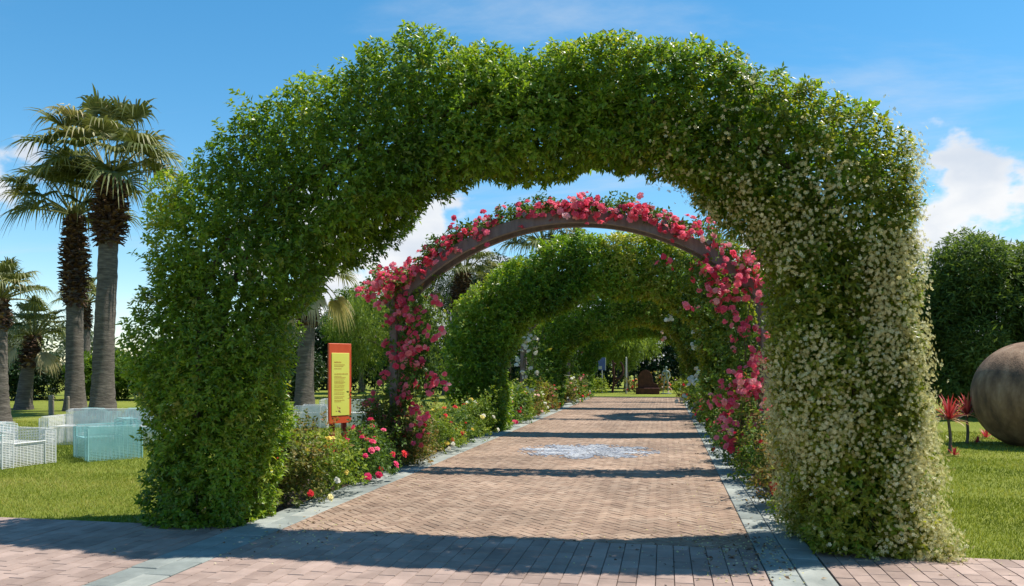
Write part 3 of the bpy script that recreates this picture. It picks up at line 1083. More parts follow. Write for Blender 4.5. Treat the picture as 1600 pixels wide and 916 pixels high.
    b.build('foliage', M['rose_leaf'], t, kind='stuff')
    nc = nbloom // 5
    C, CA = volume(nc, True)
    P = np.repeat(C, 5, 0) + rng.normal(0, 0.07, (nc * 5, 3))
    A = unit(np.repeat(CA, 5, 0) + rng.normal(0, 0.5, (nc * 5, 3)))
    order = np.argsort(P[:, 1] + rng.normal(0, 0.1, len(P)))
    P, A = P[order], A[order]
    ms = [bloom_mesh('rose_bloom', M[petal], v, 0.0) for v in range(3)]
    bloom_objects('rose_bloom', ms, P[:individual], A[:individual], 0.062 * sc ** 0.5, t, rng)
    if len(P) > individual:
        b = Buf()
        blooms_joined(b, P[individual:], A[individual:], 0.06 * sc ** 0.5, 0.5, rng)
        b.build('rose_bloom_mass', M[petal], t, kind='stuff')
    return t


rose_arch(12.4, 'timber arch overgrown with bright pink climbing roses', 'pink', 61, 1500, 300, 1.0, 3600)
rose_arch(24.1, 'timber arch with white climbing roses behind the second hedge arch', 'white', 62, 260, 200, 1.35, 900)
rose_arch(35.4, 'farthest timber arch with pale climbing roses near the path end', 'blush', 63, 150, 120, 1.7, 500)

# ------------------------------------------------------------------ rose bushes in the beds
ORD = ['first', 'second', 'third', 'fourth', 'fifth', 'sixth', 'seventh', 'eighth', 'ninth', 'tenth', 'eleventh', 'twelfth', 'thirteenth', 'fourteenth',
       'fifteenth', 'sixteenth', 'seventeenth', 'eighteenth', 'nineteenth', 'twentieth', 'twenty-first', 'twenty-second', 'twenty-third']
CNAME = {'magenta': 'crimson', 'red': 'red', 'yellow': 'yellow', 'white': 'cream', 'pink': 'pink', 'blush': 'blush pink'}
LNAME = {'rose_leaf': 'green', 'bronze_leaf': 'bronze-tinted', 'lime_leaf': 'yellow-green'}
_bm = {}


def bloom_meshes(c):
    if c not in _bm:
        _bm[c] = [bloom_mesh('rose_bloom', M[c], v, 0.0) for v in range(3)]
    return _bm[c]


def rose_bush(x, y, h, r, leafm, blooms, label, seed, far):
    rng = np.random.default_rng(seed)
    t = thing('rose_bush', label, 'rose bush', (x, y, 0.014), 0, 'rose bushes along the path')
    n = int((620 if far == 0 else 240 if far == 1 else 110) * (r / 0.55) ** 2 * (h / 0.85))
    ns = 7
    tips = []
    for k in range(ns):
        a = rng.uniform(0, 6.28)
        q = r * math.sqrt(rng.uniform(0.02, 0.8))
        tip = np.array([q * math.cos(a), q * math.sin(a), h * rng.uniform(0.65, 1.02)])
        tips.append(tip)
        if far < 2:
            b = Buf()
            f = np.linspace(0, 1, 6)[:, None]
            pts = np.array([rng.normal(0, 0.04), rng.normal(0, 0.04), 0]) * (1 - f) + tip * f + np.array([0, 0, 0.08]) * np.sin(f * PI)
            tube(b, pts, np.linspace(0.011, 0.004, 6), 5)
            b.build('stem', M['stem'], t)
    tips = np.array(tips)
    # leaf points: a loose dome, denser round the cane tips
    m = n // 2
    d = unit(rng.normal(size=(m, 3)))
    d[:, 2] = abs(d[:, 2])
    rad = rng.uniform(0.45, 1.0, m) ** 0.6
    P1 = np.stack([d[:, 0] * r * rad, d[:, 1] * r * rad, 0.07 + d[:, 2] * rad * h * 0.88], -1)
    k = rng.integers(0, ns, n - m)
    f = rng.uniform(0.25, 1.05, n - m)[:, None]
    P2 = tips[k] * f + rng.normal(0, 0.10, (n - m, 3))
    P = np.concatenate([P1, P2])
    P = P * (1 + 0.16 * noise3(P + seed, 3.0))[:, None]
    P[:, 2] = np.maximum(P[:, 2], 0.04)
    A = unit(P * np.array([1, 1, 0.7]) + np.array([0, 0, 0.25]) + rng.normal(0, 0.25, P.shape))
    s = (1.0, 1.45, 2.0)[far]
    b = Buf()
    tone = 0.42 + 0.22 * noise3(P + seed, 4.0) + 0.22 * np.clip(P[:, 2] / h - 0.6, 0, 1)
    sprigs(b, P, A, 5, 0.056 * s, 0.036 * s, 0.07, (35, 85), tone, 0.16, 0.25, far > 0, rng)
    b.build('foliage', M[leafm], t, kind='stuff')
    for c, cnt in blooms:
        if cnt == 0:
            continue
        dd = unit(rng.normal(size=(cnt, 3)) + np.array([0.25 if x < 0 else -0.45, -0.7, 0.5]))
        dd[:, 2] = abs(dd[:, 2])
        Q = np.stack([dd[:, 0] * r * 1.02, dd[:, 1] * r * 1.02, 0.12 + dd[:, 2] * h * 0.93], -1)
        bloom_objects('rose_bloom', bloom_meshes(c), Q, unit(dd + np.array([0, -0.2, 0.3])), (0.055, 0.06, 0.07)[far], t, rng)


left = [(8.35, -4.45, 0.92, 0.60, 'bronze_leaf', [('red', 2), ('yellow', 1)]), (9.15, -4.35, 0.66, 0.52, 'lime_leaf', [('yellow', 9), ('white', 2)]),
        (9.75, -4.95, 0.92, 0.45, 'bronze_leaf', [('red', 1)]), (10.15, -4.28, 0.62, 0.52, 'rose_leaf', [('magenta', 15)]),
        (11.05, -4.42, 0.72, 0.50, 'rose_leaf', [('magenta', 11), ('red', 8)]), (11.85, -4.50, 1.30, 0.46, 'bronze_leaf', []),
        (12.1, -4.25, 0.72, 0.48, 'bronze_leaf', [('red', 7)]), (13.1, -4.5, 0.95, 0.56, 'bronze_leaf', [('pink', 3)]),
        (14.0, -4.3, 0.72, 0.52, 'lime_leaf', [('yellow', 6), ('white', 4)]), (15.0, -4.4, 0.8, 0.54, 'rose_leaf', [('red', 9)]),
        (15.95, -4.35, 0.75, 0.52, 'lime_leaf', [('yellow', 9), ('red', 3)]), (17.1, -4.4, 0.85, 0.58, 'lime_leaf', [('white', 7), ('yellow', 4)])]
right = [(8.3, 1.62, 0.80, 0.50, 'lime_leaf', [('red', 3)]), (9.2, 1.55, 0.95, 0.52, 'bronze_leaf', [('red', 5)]),
         (10.2, 1.62, 1.05, 0.50, 'bronze_leaf', [('red', 4)]), (11.2, 1.45, 0.95, 0.52, 'rose_leaf', [('magenta', 5)]),
         (12.2, 1.55, 0.95, 0.55, 'bronze_leaf', [('red', 5)]), (13.4, 1.45, 0.9, 0.56, 'rose_leaf', [('red', 5), ('magenta', 3)]),
         (14.7, 1.5, 0.85, 0.56, 'rose_leaf', [('pink', 4)]), (16.0, 1.5, 0.85, 0.56, 'bronze_leaf', [('pink', 5)]), (17.2, 1.5, 0.8, 0.56, 'rose_leaf', [('magenta', 4)])]
midc = [('rose_leaf', [('magenta', 9), ('pink', 5)]), ('rose_leaf', [('red', 7)]), ('lime_leaf', [('yellow', 7)]), ('bronze_leaf', [('blush', 9)]), ('lime_leaf', [('white', 9)]), ('bronze_leaf', [('red', 6), ('white', 3)])]
for k, y in enumerate((20.3, 21.4, 22.6, 24.2, 25.6, 27.0, 28.3)):
    lm, bl = midc[k % 6]
    left.append((y, -4.4 + 0.1 * (k % 2), 0.8 + 0.15 * (k % 3), 0.58, lm, bl))
    lm, bl = midc[(k * 5 + 1) % 6]
    right.append((y + 0.4, 1.5, 0.85 + 0.12 * (k % 3), 0.58, lm, bl))
for k, y in enumerate((32.0, 34.2, 36.6, 39.0)):
    lm, bl = midc[(k + 3) % 6]
    left.append((y, -4.35, 1.0 + 0.15 * (k % 2), 0.75, lm, bl))
    lm, bl = midc[(k * 5 + 2) % 6]
    right.append((y + 0.3, 1.5, 1.0, 0.72, lm, bl))
for side, lst in (('left', sorted(left)), ('right', sorted(right))):
    for i, (y, x, h, r, lm, bl) in enumerate(lst):
        cs = ' and '.join(CNAME[c] for c, _ in bl) or 'no'
        lab = f'{LNAME[lm]} rose bush with {cs} blooms, {ORD[i]} from the crossing in the {side} bed'
        rose_bush(x + (0.18 if side == 'left' else -0.12), y, h, r, lm, bl, lab, 100 + i + (50 if side == 'right' else 0), 0 if y < 18 else 1 if y < 30 else 2)


# ------------------------------------------------------------------ palms
def fan_palm(loc, H, rt, boot, fr, nf, label, seed, lean=(0, 0), dead=4, blade=1.0):
    """H height of the crown's heart, rt trunk radius, boot (z0, z1, r) the sleeve of old leaf bases, fr frond reach."""
    rng = np.random.default_rng(seed)
    t = thing('fan_palm', label, 'palm tree', loc, 0, 'fan palms on the lawn')

    def axis(z):
        f = z / H
        return np.array([lean[0] * f ** 1.3, lean[1] * f ** 1.3])

    b = Buf()
    n, m = 20, 46
    zs = np.linspace(0, H, m)
    a = np.arange(n) * 2 * PI / n
    V = []
    for z in zs:
        r = rt * (1.0 + 0.42 * math.exp(-z / 0.5) - 0.16 * z / H) * (1 + 0.025 * math.sin(z * 21)) * (1 + rng.normal(0, 0.008))
        rr = r * (1 + 0.03 * np.sin(a * 3 + z * 1.3) + rng.normal(0, 0.012, n))
        c = axis(z)
        V.append(np.stack([c[0] + rr * np.cos(a), c[1] + rr * np.sin(a), np.full(n, z)], -1))
    i = np.arange(m - 1)[:, None] * n
    j = np.arange(n)[None, :]
    k = (j + 1) % n
    b.add(np.concatenate(V), np.stack([i + j, i + k, i + n + k, i + n + j], -1).reshape(-1, 4))
    b.build('trunk', M['palm_trunk'], t, smooth=True)
    # old leaf bases
    b = Buf()
    z0, z1, br = boot
    nb = int((z1 - z0) * 2 * PI * br / 0.018)
    for q in range(nb):
        z = z0 + (z1 - z0) * q / nb + rng.normal(0, 0.03)
        aa = q * 2.399963 + rng.normal(0, 0.1)
        prof = 0.72 + 0.28 * math.sin(PI * min(1, max(0, (z - z0) / (z1 - z0))) ** 0.8)
        c = axis(z)
        d = np.array([math.cos(aa), math.sin(aa), 0])
        s = np.array([-math.sin(aa), math.cos(aa), 0])
        p = np.array([c[0], c[1], z]) + d * rt * 0.78
        ln = rng.uniform(0.16, 0.34) * (br / 0.5)
        up = rng.uniform(-0.7, 0.75)
        tip = p + d * (br * prof - rt * 0.78) * rng.uniform(0.8, 1.15) + np.array([0, 0, up * ln])
        w = rng.uniform(0.05, 0.10)
        th = np.array([0, 0, 0.05])
        b.add([p - s * w, p + s * w, tip + s * w * 0.45, tip - s * w * 0.45, p - s * w + th, p + s * w + th, tip + s * w * 0.3 + th * 0.4, tip - s * w * 0.3 + th * 0.4],
              BOXF, np.clip(0.45 + rng.normal(0, 0.22) + 0.2 * (rng.uniform() < 0.15), 0, 1))
    b.build('leaf_bases', M['boot'], t, kind='stuff')
    c = axis(H)
    top = np.array([c[0], c[1], H])
    for q in range(nf + dead):
        isdead = q >= nf
        az = q * 2.399963 + rng.normal(0, 0.18)
        e0 = math.radians(88 - 80 * (q / nf) ** 0.85 + rng.normal(0, 5)) if not isdead else math.radians(rng.uniform(-58, -22))
        pl = fr * rng.uniform(0.38, 0.64)
        h = np.array([math.cos(az), math.sin(az), 0])
        up = np.array([0, 0, 1.0])
        b = Buf()
        f = np.linspace(0, 1, 8)
        el = e0 - 0.26 * f ** 1.5 - 0.04
        steps = (h[None] * np.cos(el)[:, None] + up[None] * np.sin(el)[:, None]) * pl / 7
        pts = top + h * rt * 0.4 + np.concatenate([[np.zeros(3)], np.cumsum(steps[:-1], 0)])
        tube(b, pts, np.linspace(0.036, 0.016, 8), 5, 0.95 if isdead else 0.62)
        hub = pts[-1]
        d0 = unit(h * math.cos(el[-1]) + up * math.sin(el[-1]))
        s0 = np.array([-math.sin(az), math.cos(az), 0])
        n0 = np.cross(s0, d0) * -1
        ns = 30
        bl = fr * 0.46 * blade * rng.uniform(0.85, 1.1)
        V, F, T = [], [], []
        tn = np.clip(rng.normal(0.45, 0.14), 0.1, 0.8) if not isdead else 0.97
        for g in range(ns):
            th = (g / (ns - 1) - 0.5) * math.radians(140 if isdead else 205)
            ln = bl * (0.72 + 0.28 * math.cos(th * 0.62)) * rng.uniform(0.9, 1.08)
            d = d0 * math.cos(th) + s0 * math.sin(th) + n0 * (0.62 * (1 - math.cos(th)) - 0.05)
            d = unit(d)
            w_ = unit(np.cross(d, n0) + n0 * 0.35 * (1 if g % 2 else -1))
            dr = rng.uniform(0.5, 1.35) * (0.85 if not isdead else 1.0)
            kk = len(V)
            for fr_, wd in ((0.03, 0.012), (0.35, 0.036), (0.60, 0.027), (0.82, 0.012), (1.0, 0.002)):
                sag = max(0.0, fr_ - 0.42)
                p = hub + d * ln * (fr_ - 0.30 * sag * dr) - up * ln * dr * sag ** 1.6 * 1.5
                ww = wd * fr / 2.3
                V += [p - w_ * ww, p + w_ * ww]
            for r_ in range(4):
                F.append((kk + 2 * r_, kk + 2 * r_ + 1, kk + 2 * r_ + 3, kk + 2 * r_ + 2))
                T.append(np.clip(tn + (0.0, 0.0, 0.1, 0.28)[r_] + rng.normal(0, 0.05), 0, 1))
        b.add(np.array(V), np.array(F), np.array(T))
        b.build('frond', M['palm_leaf'], t)
    return t


fan_palm((-18.19, 23.07, 0), 7.9, 0.335, (5.65, 7.75, 0.64), 3.1, 32, 'tallest fan palm, smooth grey trunk and broad brown collar, on the left lawn', 201, (0.15, 0.25), 0)
fan_palm((-20.71, 24.86, 0), 7.0, 0.30, (3.75, 6.9, 0.54), 2.9, 29, 'tall fan palm with long shaggy brown sleeve, left of the tallest palm', 202, (-0.1, 0.1), 0)
fan_palm((-18.60, 19.38, 0), 3.5, 0.23, (2.6, 3.5, 0.36), 1.55, 26, 'short fan palm cut by the left edge of the photo', 203, (0, 0), 0)
fan_palm((-23.19, 25.23, 0), 2.7, 0.24, (1.5, 2.7, 0.40), 1.65, 26, 'small leaning fan palm with yellowed lower fronds on the left lawn', 204, (0.35, 0.1), 3)
fan_palm((-31.0, 38.0, 0), 5.0, 0.26, (3.6, 5.0, 0.42), 1.9, 24, 'distant grey-green fan palm beyond the small leaning palm', 205, (0, 0), 0)
fan_palm((-12.68, 26.41, 0), 4.9, 0.31, (3.0, 4.9, 0.50), 2.2, 28, 'fan palm with golden dead fronds behind the near arch, left of the sign', 206, (0.15, 0.2), 6)
fan_palm((-11.44, 41.72, 0), 6.6, 0.42, (4.6, 6.6, 0.62), 2.5, 30, 'fan palm behind the pink rose arch, left of the second hedge arch', 207, (0.7, 0), 2)
fan_palm((-5.6, 37.6, 0), 7.3, 0.36, (5.2, 7.3, 0.58), 2.6, 32, 'fan palm whose crown rises above the second hedge arch', 208, (0, 0), 1)
fan_palm((3.1, 26.5, 0), 6.2, 0.34, (4.4, 6.2, 0.55), 2.6, 30, 'fan palm on the right with frond tips showing inside the near arch', 209, (0, 0), 1)


# ------------------------------------------------------------------ trees, hedges and shrubs
def clump_tree(name, cat, label, loc, trunk, blobs, nsp, L, W, mat, seed, per=5, limbs=True, weep=0.0, group=None, blob_r=(0.45, 0.9), nblob=34, rt=0.16):
    """blobs: ellipsoids (cx, cy, cz, rx, ry, rz) that the leaf clumps fill."""
    rng = np.random.default_rng(seed)
    t = thing(name, label, cat, loc, 0, group)
    vol = np.array([b_[3] * b_[4] * b_[5] for b_ in blobs]) ** 0.67
    pick = rng.choice(len(blobs), nblob, p=vol / vol.sum())
    Bl = np.array(blobs)[pick]
    d = unit(rng.normal(size=(nblob, 3)))
    rad = rng.uniform(0.35, 1.0, nblob) ** 0.5
    C = Bl[:, :3] + d * Bl[:, 3:] * rad[:, None] * 0.86
    R = rng.uniform(*blob_r, nblob)
    if trunk > 0:
        b = Buf()
        f = np.linspace(0, 1, 7)
        bend = rng.normal(0, 0.12, 2)
        pts = np.stack([bend[0] * f ** 2, bend[1] * f ** 2, trunk * f], -1)
        tube(b, pts, rt * (1 + 0.5 * np.exp(-f * 6) - 0.35 * f), 10)
        b.build('trunk', M['bark'], t, smooth=True)
        if limbs:
            for q in range(6):
                b = Buf()
                e = C[rng.integers(0, nblob)]
                f = np.linspace(0, 1, 6)[:, None]
                st = pts[-2]
                p = st * (1 - f) + e * f + np.array([0, 0, 0.25]) * np.sin(f * PI)
                tube(b, p, np.linspace(rt * 0.5, rt * 0.12, 6), 6)
                b.build('limb', M['bark'], t)
    k = rng.choice(nblob, nsp, p=R ** 2 / (R ** 2).sum())
    dd = unit(rng.normal(size=(nsp, 3)))
    rr = R[k] * rng.uniform(0.5, 1.0, nsp) ** 0.4
    P = C[k] + dd * rr[:, None] * np.array([1, 1, 0.85])
    P[:, 2] = np.maximum(P[:, 2], 0.08)
    A = unit(dd + np.array([0.1, 0, 0.75]) + rng.normal(0, 0.35, dd.shape))
    if weep:
        A = unit(A * (1 - weep) + np.array([0, 0, -1.3]) * weep)
    tone = 0.40 + 0.12 * rng.normal(size=nblob)[k] + 0.12 * noise3(P, 2.0, seed)
    b = Buf()
    sprigs(b, P, A, per, L, W, L * (2.2 if weep else 1.0), (30, 80), tone, 0.14, 0.9 if weep else 0.2, True, rng)
    b.build('crown', M[mat], t, kind='stuff')
    return t


# dense trees on the right, behind the ball
clump_tree('oleander_tree', 'tree', 'dense dark green oleander behind the big ball, nearest the near arch', (9.5, 27.2, 0), 1.6, [(0, 0, 2.5, 1.9, 1.6, 2.5), (0, 0, 4.2, 1.6, 1.3, 1.2)], 9500, 0.20, 0.055, 'tree_oleander', 301, 5, nblob=60, blob_r=(0.4, 0.8))
clump_tree('oleander_tree', 'tree', 'broad green oleander directly behind the big ball at the right edge', (12.0, 27.0, 0), 1.6, [(0, 0, 2.5, 1.9, 1.6, 2.5), (0, 0, 4.4, 1.7, 1.3, 1.2)], 9500, 0.20, 0.055, 'tree_oleander', 302, 5, nblob=60, blob_r=(0.4, 0.8))
clump_tree('oleander_tree', 'tree', 'green oleander rising farthest right behind the ball, cut by the frame', (14.9, 27.2, 0), 1.6, [(0, 0, 2.6, 2.3, 1.8, 2.6), (-0.3, 0, 4.7, 2.0, 1.5, 1.5)], 4200, 0.18, 0.05, 'tree_oleander', 303, 5, nblob=46)
clump_tree('evergreen_tree', 'tree', 'dark evergreen in the gap between near arch and oleanders', (8.5, 30.6, 0), 1.6, [(0, 0, 2.7, 2.2, 1.8, 2.6)], 3000, 0.2, 0.06, 'tree_dark', 304, 5, nblob=46)

# hedge shrubs and trees behind the palms on the left
for i, (x, y, w, h, mt, lab) in enumerate([
        (-33.5, 32.0, 2.6, 2.3, 'tree_lime', 'bright green hedge shrub at the far left edge behind the small palms'),
        (-29.6, 32.6, 2.5, 2.4, 'tree_dark', 'dark green hedge shrub behind the small leaning palm'),
        (-26.2, 33.4, 2.5, 2.3, 'tree_lime', 'bright green hedge shrub left of the two tall palm trunks'),
        (-23.2, 33.8, 2.3, 2.5, 'tree_lime', 'yellow-green hedge shrub seen between the two tall palm trunks'),
        (-20.2, 33.4, 2.3, 2.3, 'tree_lime', 'yellow-green hedge shrub right of the tallest palm trunk'),
        (-17.4, 34.0, 2.2, 2.6, 'tree_dark', 'dark hedge shrub half hidden by the left leg of the near arch')]):
    clump_tree('hedge_shrub', 'shrub', lab, (x, y, 0), 0.7, [(0, 0, h * 0.48, w * 0.72, 1.2, h * 0.5)], 2600, 0.17, 0.075, mt, 320 + i, 5, nblob=34, blob_r=(0.35, 0.7), group='hedge shrubs behind the left palms', rt=0.08)
clump_tree('olive_tree', 'tree', 'silvery olive tree right of the tallest palm, above the hedge', (-19.5, 37.0, 0), 1.8, [(0, 0, 3.0, 1.6, 1.4, 1.4)], 2200, 0.15, 0.04, 'tree_olive', 331, 5, nblob=26)
clump_tree('olive_tree', 'tree', 'grey-green olive tree at far left above the hedge', (-38.5, 40.0, 0), 1.8, [(0, 0, 2.6, 2.4, 1.6, 1.3)], 2200, 0.17, 0.05, 'tree_olive', 332, 5, nblob=26)

# pepper tree and dark clipped hedge behind the sign
clump_tree('pepper_tree', 'tree', 'light green weeping pepper tree behind the red sign', (-13.6, 38.0, 0), 2.8, [(0, 0, 4.2, 3.0, 2.4, 1.9), (-1.7, 0, 3.2, 1.7, 1.6, 1.8), (1.7, 0, 3.1, 1.7, 1.6, 1.8)], 5500, 0.17, 0.035, 'tree_light', 341, 6, weep=0.62, nblob=60, blob_r=(0.5, 1.0))
clump_tree('pepper_tree', 'tree', 'light green weeping tree hanging over the end of the path', (-2.4, 50.5, 0), 2.6, [(0, 0, 4.0, 2.6, 2.0, 1.7), (-0.6, -0.6, 3.3, 1.9, 1.6, 1.4)], 3600, 0.21, 0.045, 'tree_light', 342, 6, weep=0.55, nblob=44, blob_r=(0.5, 0.9))
clump_tree('broadleaf_tree', 'tree', 'mid-green leafy tree at the left of the pepper tree behind the sign', (-17.5, 44.0, 0), 2.0, [(0, 0, 3.7, 2.2, 2.0, 2.2)], 3200, 0.2, 0.09, 'tree_lime', 343, 5, nblob=36)


def dark_hedge(label, x0, y0, x1, y1, h, n, seed):
    rng = np.random.default_rng(seed)
    t = thing('clipped_hedge', label, 'hedge', ((x0 + x1) / 2, (y0 + y1) / 2, 0))
    f = rng.uniform(0, 1, n)
    P = np.stack([x0 + (x1 - x0) * f, y0 + (y1 - y0) * f, rng.uniform(0.05, 1, n) * h], -1)
    P += rng.normal(0, 0.12, P.shape) + np.stack([0 * f, 0.5 * noise3(P, 0.8, seed), 0.35 * noise3(P * [1, 1, 0], 1.2, seed)], -1)
    P[:, 1] += rng.uniform(-0.5, 0.5, n)
    P[:, 2] = np.maximum(P[:, 2], 0.1)
    P -= np.array([(x0 + x1) / 2, (y0 + y1) / 2, 0])
    A = unit(np.stack([rng.normal(0, 0.6, n), rng.normal(-0.7, 0.5, n), rng.normal(0.5, 0.4, n)], -1))
    b = Buf()
    sprigs(b, P, A, 5, 0.34, 0.15, 0.2, (30, 85), 0.35 + 0.15 * noise3(P, 1.5), 0.13, 0.2, True, rng)
    b.build('foliage', M['tree_dark'], t, kind='stuff')
    b = Buf()
    for q in range(int(abs(x1 - x0) / 1.2)):
        xx = (x0 - x1) / 2 + 1.2 * (q + 0.5)
        tube(b, [(xx, (y0 - y1) / 2 * -2 * (xx / (x1 - x0)) , 0), (xx + 0.1, 0, h * 0.8)], 0.05, 5)
    b.build('stems', M['bark'], t, kind='stuff')


dark_hedge('long dark clipped hedge behind the pepper tree and sign', -25.0, 49.0, -9.0, 51.5, 4.2, 3600, 351)
dark_hedge('tall dark hedge closing the view at the end of the path', -10.0, 58.0, 12.0, 57.0, 6.0, 5000, 352)
clump_tree('pine_tree', 'tree', 'dark pine top left of the pink rose arch in the distance', (-17.0, 62.0, 0), 5.0, [(0, 0, 7.3, 3.4, 3.0, 1.6)], 1800, 0.32, 0.05, 'tree_dark', 361, 6, nblob=36)
clump_tree('evergreen_tree', 'tree', 'dark evergreen top under the left side of the rose arch curve', (-11.5, 55.0, 0), 4.0, [(0, 0, 6.6, 3.2, 2.6, 2.6)], 1900, 0.32, 0.1, 'tree_dark', 362, 5, nblob=40)
clump_tree('evergreen_tree', 'tree', 'dark evergreen beyond the second hedge arch, right of centre', (3.4, 58.0, 0), 4.0, [(0, 0, 5.4, 3.6, 2.6, 3.6)], 2200, 0.32, 0.1, 'tree_dark', 363, 5, nblob=40)

# the wood beyond the garden
b = Buf()
rng = np.random.default_rng(371)
n = 7500
az = rng.uniform(-1.05, 0.95, n)
R_ = 88 + 8 * rng.uniform(-1, 1, n)
hh = 4.6 + 1.2 * np.sin(az * 19) + 0.9 * np.sin(az * 47 + 1) + 0.5 * np.sin(az * 101)
zz = hh * rng.uniform(0.03, 1, n) ** 0.75
P = np.stack([R_ * np.sin(az - TH), R_ * np.cos(az - TH), zz], -1)
sprigs(b, P, unit(rng.normal(0, 0.6, (n, 3)) + np.array([0, -0.6, 0.5])), 4, 0.7, 0.36, 0.3, (30, 85), 0.42 + 0.2 * noise3(P, 0.35), 0.12, 0.2, True, rng)
o = b.build('distant_wood', M['tree_olive'], kind='stuff')
o['label'] = 'low grey-green wood along the horizon'
o['category'] = 'wood'

# ------------------------------------------------------------------ the big ball
b = Buf()
n, m = 72, 40
prof = [(1.075 * math.sin(PI * i / m) + 1e-4, 1.068 - 1.075 * math.cos(PI * i / m)) for i in range(m + 1)]
lathe(b, prof, n, (0, 0), 0.5, lambda a, z: 1 + 0.006 * np.sin(3 * a + 2 * z) + 0.004 * np.sin(7 * a - 3 * z))
ball = b.build('stone_ball', M['sphere'], None, (7.19, 17.56, -0.05), smooth=True)
tag(ball, 'huge weathered brown stone ball on the right lawn', 'stone ball')


# ------------------------------------------------------------------ red cordylines
def cordyline(loc, h, r, n, label, seed, group='red cordylines on the right lawn'):
    rng = np.random.default_rng(seed)
    t = thing('cordyline', label, 'cordyline', loc, 0, group)
    if h > 0.2:
        b = Buf()
        f = np.linspace(0, 1, 6)
        tube(b, np.stack([0.02 * np.sin(f * 4), 0.01 * f, h * f], -1), np.linspace(0.032, 0.024, 6), 7)
        b.build('trunk', M['bark'], t)
    for i in range(n):
        az = i * 2.4 + rng.normal(0, 0.2)
        e = math.radians(88 - 100 * (i / n) + rng.normal(0, 6))
        ln = r * rng.uniform(0.85, 1.2)
        d = np.array([math.cos(az), math.sin(az), 0])
        s = np.array([-math.sin(az), math.cos(az), 0])
        V, F = [], []
        p = np.array([0, 0, h]) + d * 0.01
        q = 5
        for k in range(q):
            f = k / (q - 1)
            w = 0.026 * (0.5 + 1.2 * f - 1.68 * f * f)
            ee = e - 0.75 * f * f
            V += [p - s * w, p + s * w]
            p = p + (d * math.cos(ee) + np.array([0, 0, 1]) * math.sin(ee)) * ln / (q - 1)
        for k in range(q - 1):
            F.append((2 * k, 2 * k + 1, 2 * k + 3, 2 * k + 2))
        b = Buf()
        tn = 0.55 + rng.normal(0, 0.14) if i < n * 0.72 else 0.97
        b.add(V, F, np.clip(tn, 0, 1))
        b.build('leaf', M['cordy'], t)


cordyline((5.12, 15.85, 0), 0.62, 0.44, 46, 'taller red spiky cordyline on a bare stem, beside the blossoming arch leg', 401)
cordyline((6.11, 17.88, 0), 0.60, 0.46, 46, 'red spiky cordyline on a thin stem, just left of the big ball', 402)
cordyline((5.02, 15.30, 0), 0.02, 0.16, 14, 'tiny reddish seedling at the foot of the taller cordyline', 403)
cordyline((6.33, 17.95, 0), 0.02, 0.17, 12, 'tiny reddish seedling beside the thin cordyline stem', 404)
cordyline((6.95, 19.2, 0), 0.02, 0.24, 14, 'small reddish tuft at the left foot of the big ball', 405)


# ------------------------------------------------------------------ woven lawn furniture
def woven_box(name, parent, x0, x1, y0, y1, z0, z1, mat, pitch=0.026, w=0.0085, top=True):
    """A hollow woven block: strands round its four sides and over its top, rounded upper edge."""
    b = Buf()
    nz = int((z1 - z0) / pitch)
    rb = 0.05
    for i in range(nz + 1):
        z = z0 + (z1 - z0 - 0.01) * i / nz
        ins = 0.0
        if z > z1 - rb:
            ins = rb - math.sqrt(max(0, rb ** 2 - (z - (z1 - rb)) ** 2))
        a0, a1, b0, b1 = x0 + ins, x1 - ins, y0 + ins, y1 - ins
        h = w / 2
        pts = [(a0, b0), (a1, b0), (a1, b1), (a0, b1)]
        V = [(p[0], p[1], z - h) for p in pts] + [(p[0], p[1], z + h) for p in pts]
        b.add(V, [(k, (k + 1) % 4, 4 + (k + 1) % 4, 4 + k) for k in range(4)])
    for (ax, lo, hi) in ((0, x0, x1), (1, y0, y1)):
        n = max(2, int((hi - lo) / 0.06))
        for i in range(n + 1):
            q = lo + (hi - lo) * i / n
            for e in ((y0, y1) if ax == 0 else (x0, x1)):
                s = 0.004
                e2 = e + (0.002 if e in (y1, x1) else -0.002)
                if ax == 0:
                    V = [(q - s, e2, z0), (q + s, e2, z0), (q + s, e2, z1 - rb * 0.6), (q - s, e2, z1 - rb * 0.6)]
                else:
                    V = [(e2, q - s, z0), (e2, q + s, z0), (e2, q + s, z1 - rb * 0.6), (e2, q - s, z1 - rb * 0.6)]
                b.add(V, (0, 1, 2, 3))
    if top:
        n = int((y1 - y0 - 2 * rb * 0.5) / pitch)
        for i in range(n + 1):
            y = y0 + rb * 0.6 + (y1 - y0 - rb * 1.2) * i / n
            b.add([(x0 + rb * 0.6, y - w / 2, z1), (x1 - rb * 0.6, y - w / 2, z1), (x1 - rb * 0.6, y + w / 2, z1), (x0 + rb * 0.6, y + w / 2, z1)], (0, 1, 2, 3))
    return b.build(name, M[mat], parent)


